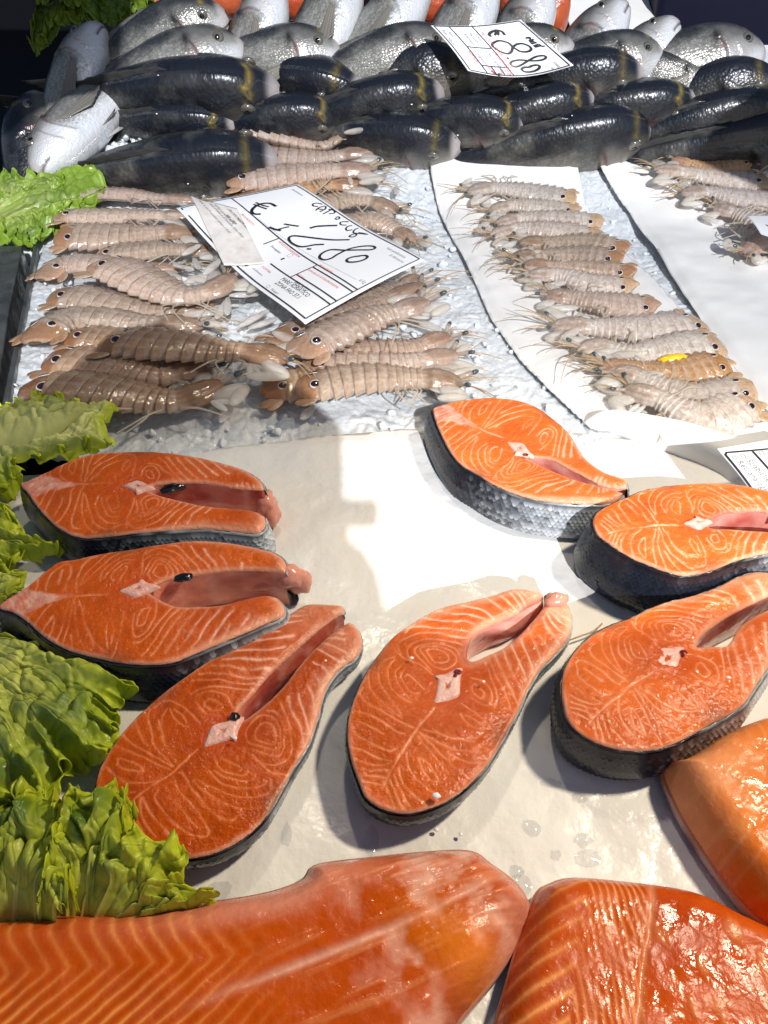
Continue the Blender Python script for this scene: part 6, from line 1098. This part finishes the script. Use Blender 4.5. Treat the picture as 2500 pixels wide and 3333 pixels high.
# ------------------------------------------------------------------ small things: ice crumbs, drops, feelers on the paper
IV3, IF3 = ico(2)
crumb = None
CR_ = [(765, 2402, .026, 2.4), (1574, 2218, .0265, 2.2), (282, 152, .12, 3), (515, 245, .085, 2.4), (312, 282, .05, 3), (345, 338, .045, 2.2), (510, 370, .06, 3), (295, 548, .03, 4.5), (612, 598, .035, 2.6), (1340, 340, .06, 3), (1498, 355, .06, 3), (1490, 440, .04, 3), (1862, 376, .06, 2.4), (2082, 458, .035, 2.4), (2470, 420, .04, 3), (1690, 275, .07, 2),
       (400, 2075, .0275, 2.4), (420, 2150, .027, 3.0), (482, 2155, .027, 2.6), (230, 1895, .0275, 2.6), (260, 1745, .026, 2), (1340, 2142, .0262, 3.2), (1420, 2590, .026, 5.0), (1420, 2700, .003, 3.2), (1500, 2715, .003, 2.6), (2270, 2190, .028, 3.2), (2372, 2205, .028, 3.2), (1060, 2150, .026, 2), (795, 2020, .026, 2)]
CRL = ['white ice crumb on the steak partly under lettuce', 'white ice crumb on the lone steak beside its backbone', 'ice crumb on the standing bream by the back lettuce', 'ice crumb on top of the longest dark bream', 'ice crumb left of the longest dark bream', 'ice crumb at the tip of the ice hollow', 'ice crumb on the dark pale snouted bream', 'ice clump between the lettuce and the big dark bream', 'ice crumb on the big dark bream nearest the lettuce',
       'ice crumb on the gold browed bream left of the card', 'ice crumb on the back of the bream facing the middle sheet', 'ice crumb at the middle paper corner', 'ice crumb under the brightest gold brow', 'ice crumb at the top of the right paper sheet', 'ice crumb on the very dark bream at the right border', 'ice crumb below the price card on the breams',
       'ice crumb at the lower edge of the middle left steak, first of three', 'ice crumb at the lower edge of the middle left steak, second of three', 'ice crumb at the lower edge of the middle left steak, third of three', 'ice crumb near the dorsal tip of the middle left steak', 'ice crumb on the front skin edge of the highest left steak', 'ice crumb on the left whorl of the lone steak', 'big ice crumb near the lower rim of the lone steak',
       'ice crumb on paper just below the lone steak', 'ice crumb on paper below and right of the lone steak', 'ice crumb on the bright steak right of its backbone', 'ice crumb on the bright steak near its right rim', 'ice crumb on the lower left steak near the lone one', 'ice crumb near the flap end of a left steak']
for i, (x, y, z, r) in enumerate(CR_):
    rs = np.random.RandomState(i); v = IV3 * (1 + 0.25 * vn(IV3[:, 0] * 2 + i, IV3[:, 1] * 2 + IV3[:, 2], i))[:, None] * np.array([1, 0.7 + 0.3 * rs.rand(), 0.6]) * r * 0.00036
    c = at([(x, y)], z)[0]; o = obj('ice_crumb', v, IF3, M['bead']); o.location = c; tag(o, CRL[i], 'ice crumb', 'ice crumbs scattered over the stall')
DRL = ['water drop just below the lone steak', 'flat water drop left of the bright steak front', 'water drop between the lone steak and the pale fillet', 'water drop in the middle of the damp paper', 'round water drop right of the lone steak base', 'small water drop above the chevron fillet', 'large water drop near the pale fillet shadow', 'water drop close above the chevron fillet corner', 'long water drop in the gap between two fillets', 'upright water drop right of the lowest left steak', 'water drop beside the lettuce tip', 'water drop between lettuce leaves and the lowest left steak', 'tall water drop above the big dark fillet', 'water drop left of the lone steak front']
drop = bpy.data.materials.new('melt_water'); drop.use_nodes = True; _t = drop.node_tree; _N = _t.nodes.new
_tr = _N('ShaderNodeBsdfTransparent'); _tr.inputs[0].default_value = (0.97, 0.975, 0.98, 1); _gl = _N('ShaderNodeBsdfGlossy'); _gl.inputs['Roughness'].default_value = 0.04
_mx = _N('ShaderNodeMixShader'); _mx.inputs[0].default_value = 0.09; _t.links.new(_tr.outputs[0], _mx.inputs[1]); _t.links.new(_gl.outputs[0], _mx.inputs[2]); _t.links.new(_mx.outputs[0], _t.nodes['Material Output'].inputs[0])
for i, (x, y, rx, ry) in enumerate(((1520, 2545, 5, 3), (1795, 2545, 6, 2.4), (1885, 2595, 4, 3), (1895, 2732, 5, 4), (1730, 2695, 5, 5), (1810, 2780, 3, 2.6), (1905, 2785, 7, 4.5), (1680, 2835, 3.5, 3), (1695, 2880, 5, 6), (930, 2720, 2.6, 6), (715, 2900, 6, 4.5), (300, 2570, 3.5, 5), (1210, 2735, 4, 7), (1220, 2650, 6, 3))):
    th = np.linspace(0, 2 * math.pi, 24, endpoint=False); c = at([(x, y)], 0.0)[0]; c[2] = float(z_main(np.array([c[0]]), np.array([c[1]]), np.array([1.0]))[0]) + 0.0004; rows = []
    for t in np.linspace(0.02, 1, 8): rr = 1 + 0.3 * vn(np.cos(th) * 1.6 + i, np.sin(th) * 1.6, i); rows.append(c + np.c_[np.cos(th) * rx * rr * t * .00085, np.sin(th) * ry * rr * t * .00085, 0.0008 * (1 - t ** 2) ** 1.3 + 0 * th])
    tag(obj('water_drop', np.vstack(rows), gridF(8, 24, True)[:, ::-1], drop), DRL[i], 'water drop', 'drops of melt water on the paper')
v, f = tube(catmull(at([(1850, 2085), (1890, 2070), (1930, 2055), (1960, 2030)], 0.003), 24), 0.0005, 6); tag(obj('shrimp_feeler', v, f, M['shrimp'], None, np.tile((0.5, 0.33, 0.14), (len(v), 1))), 'thin golden shrimp feeler on the paper between two steaks', 'feeler')
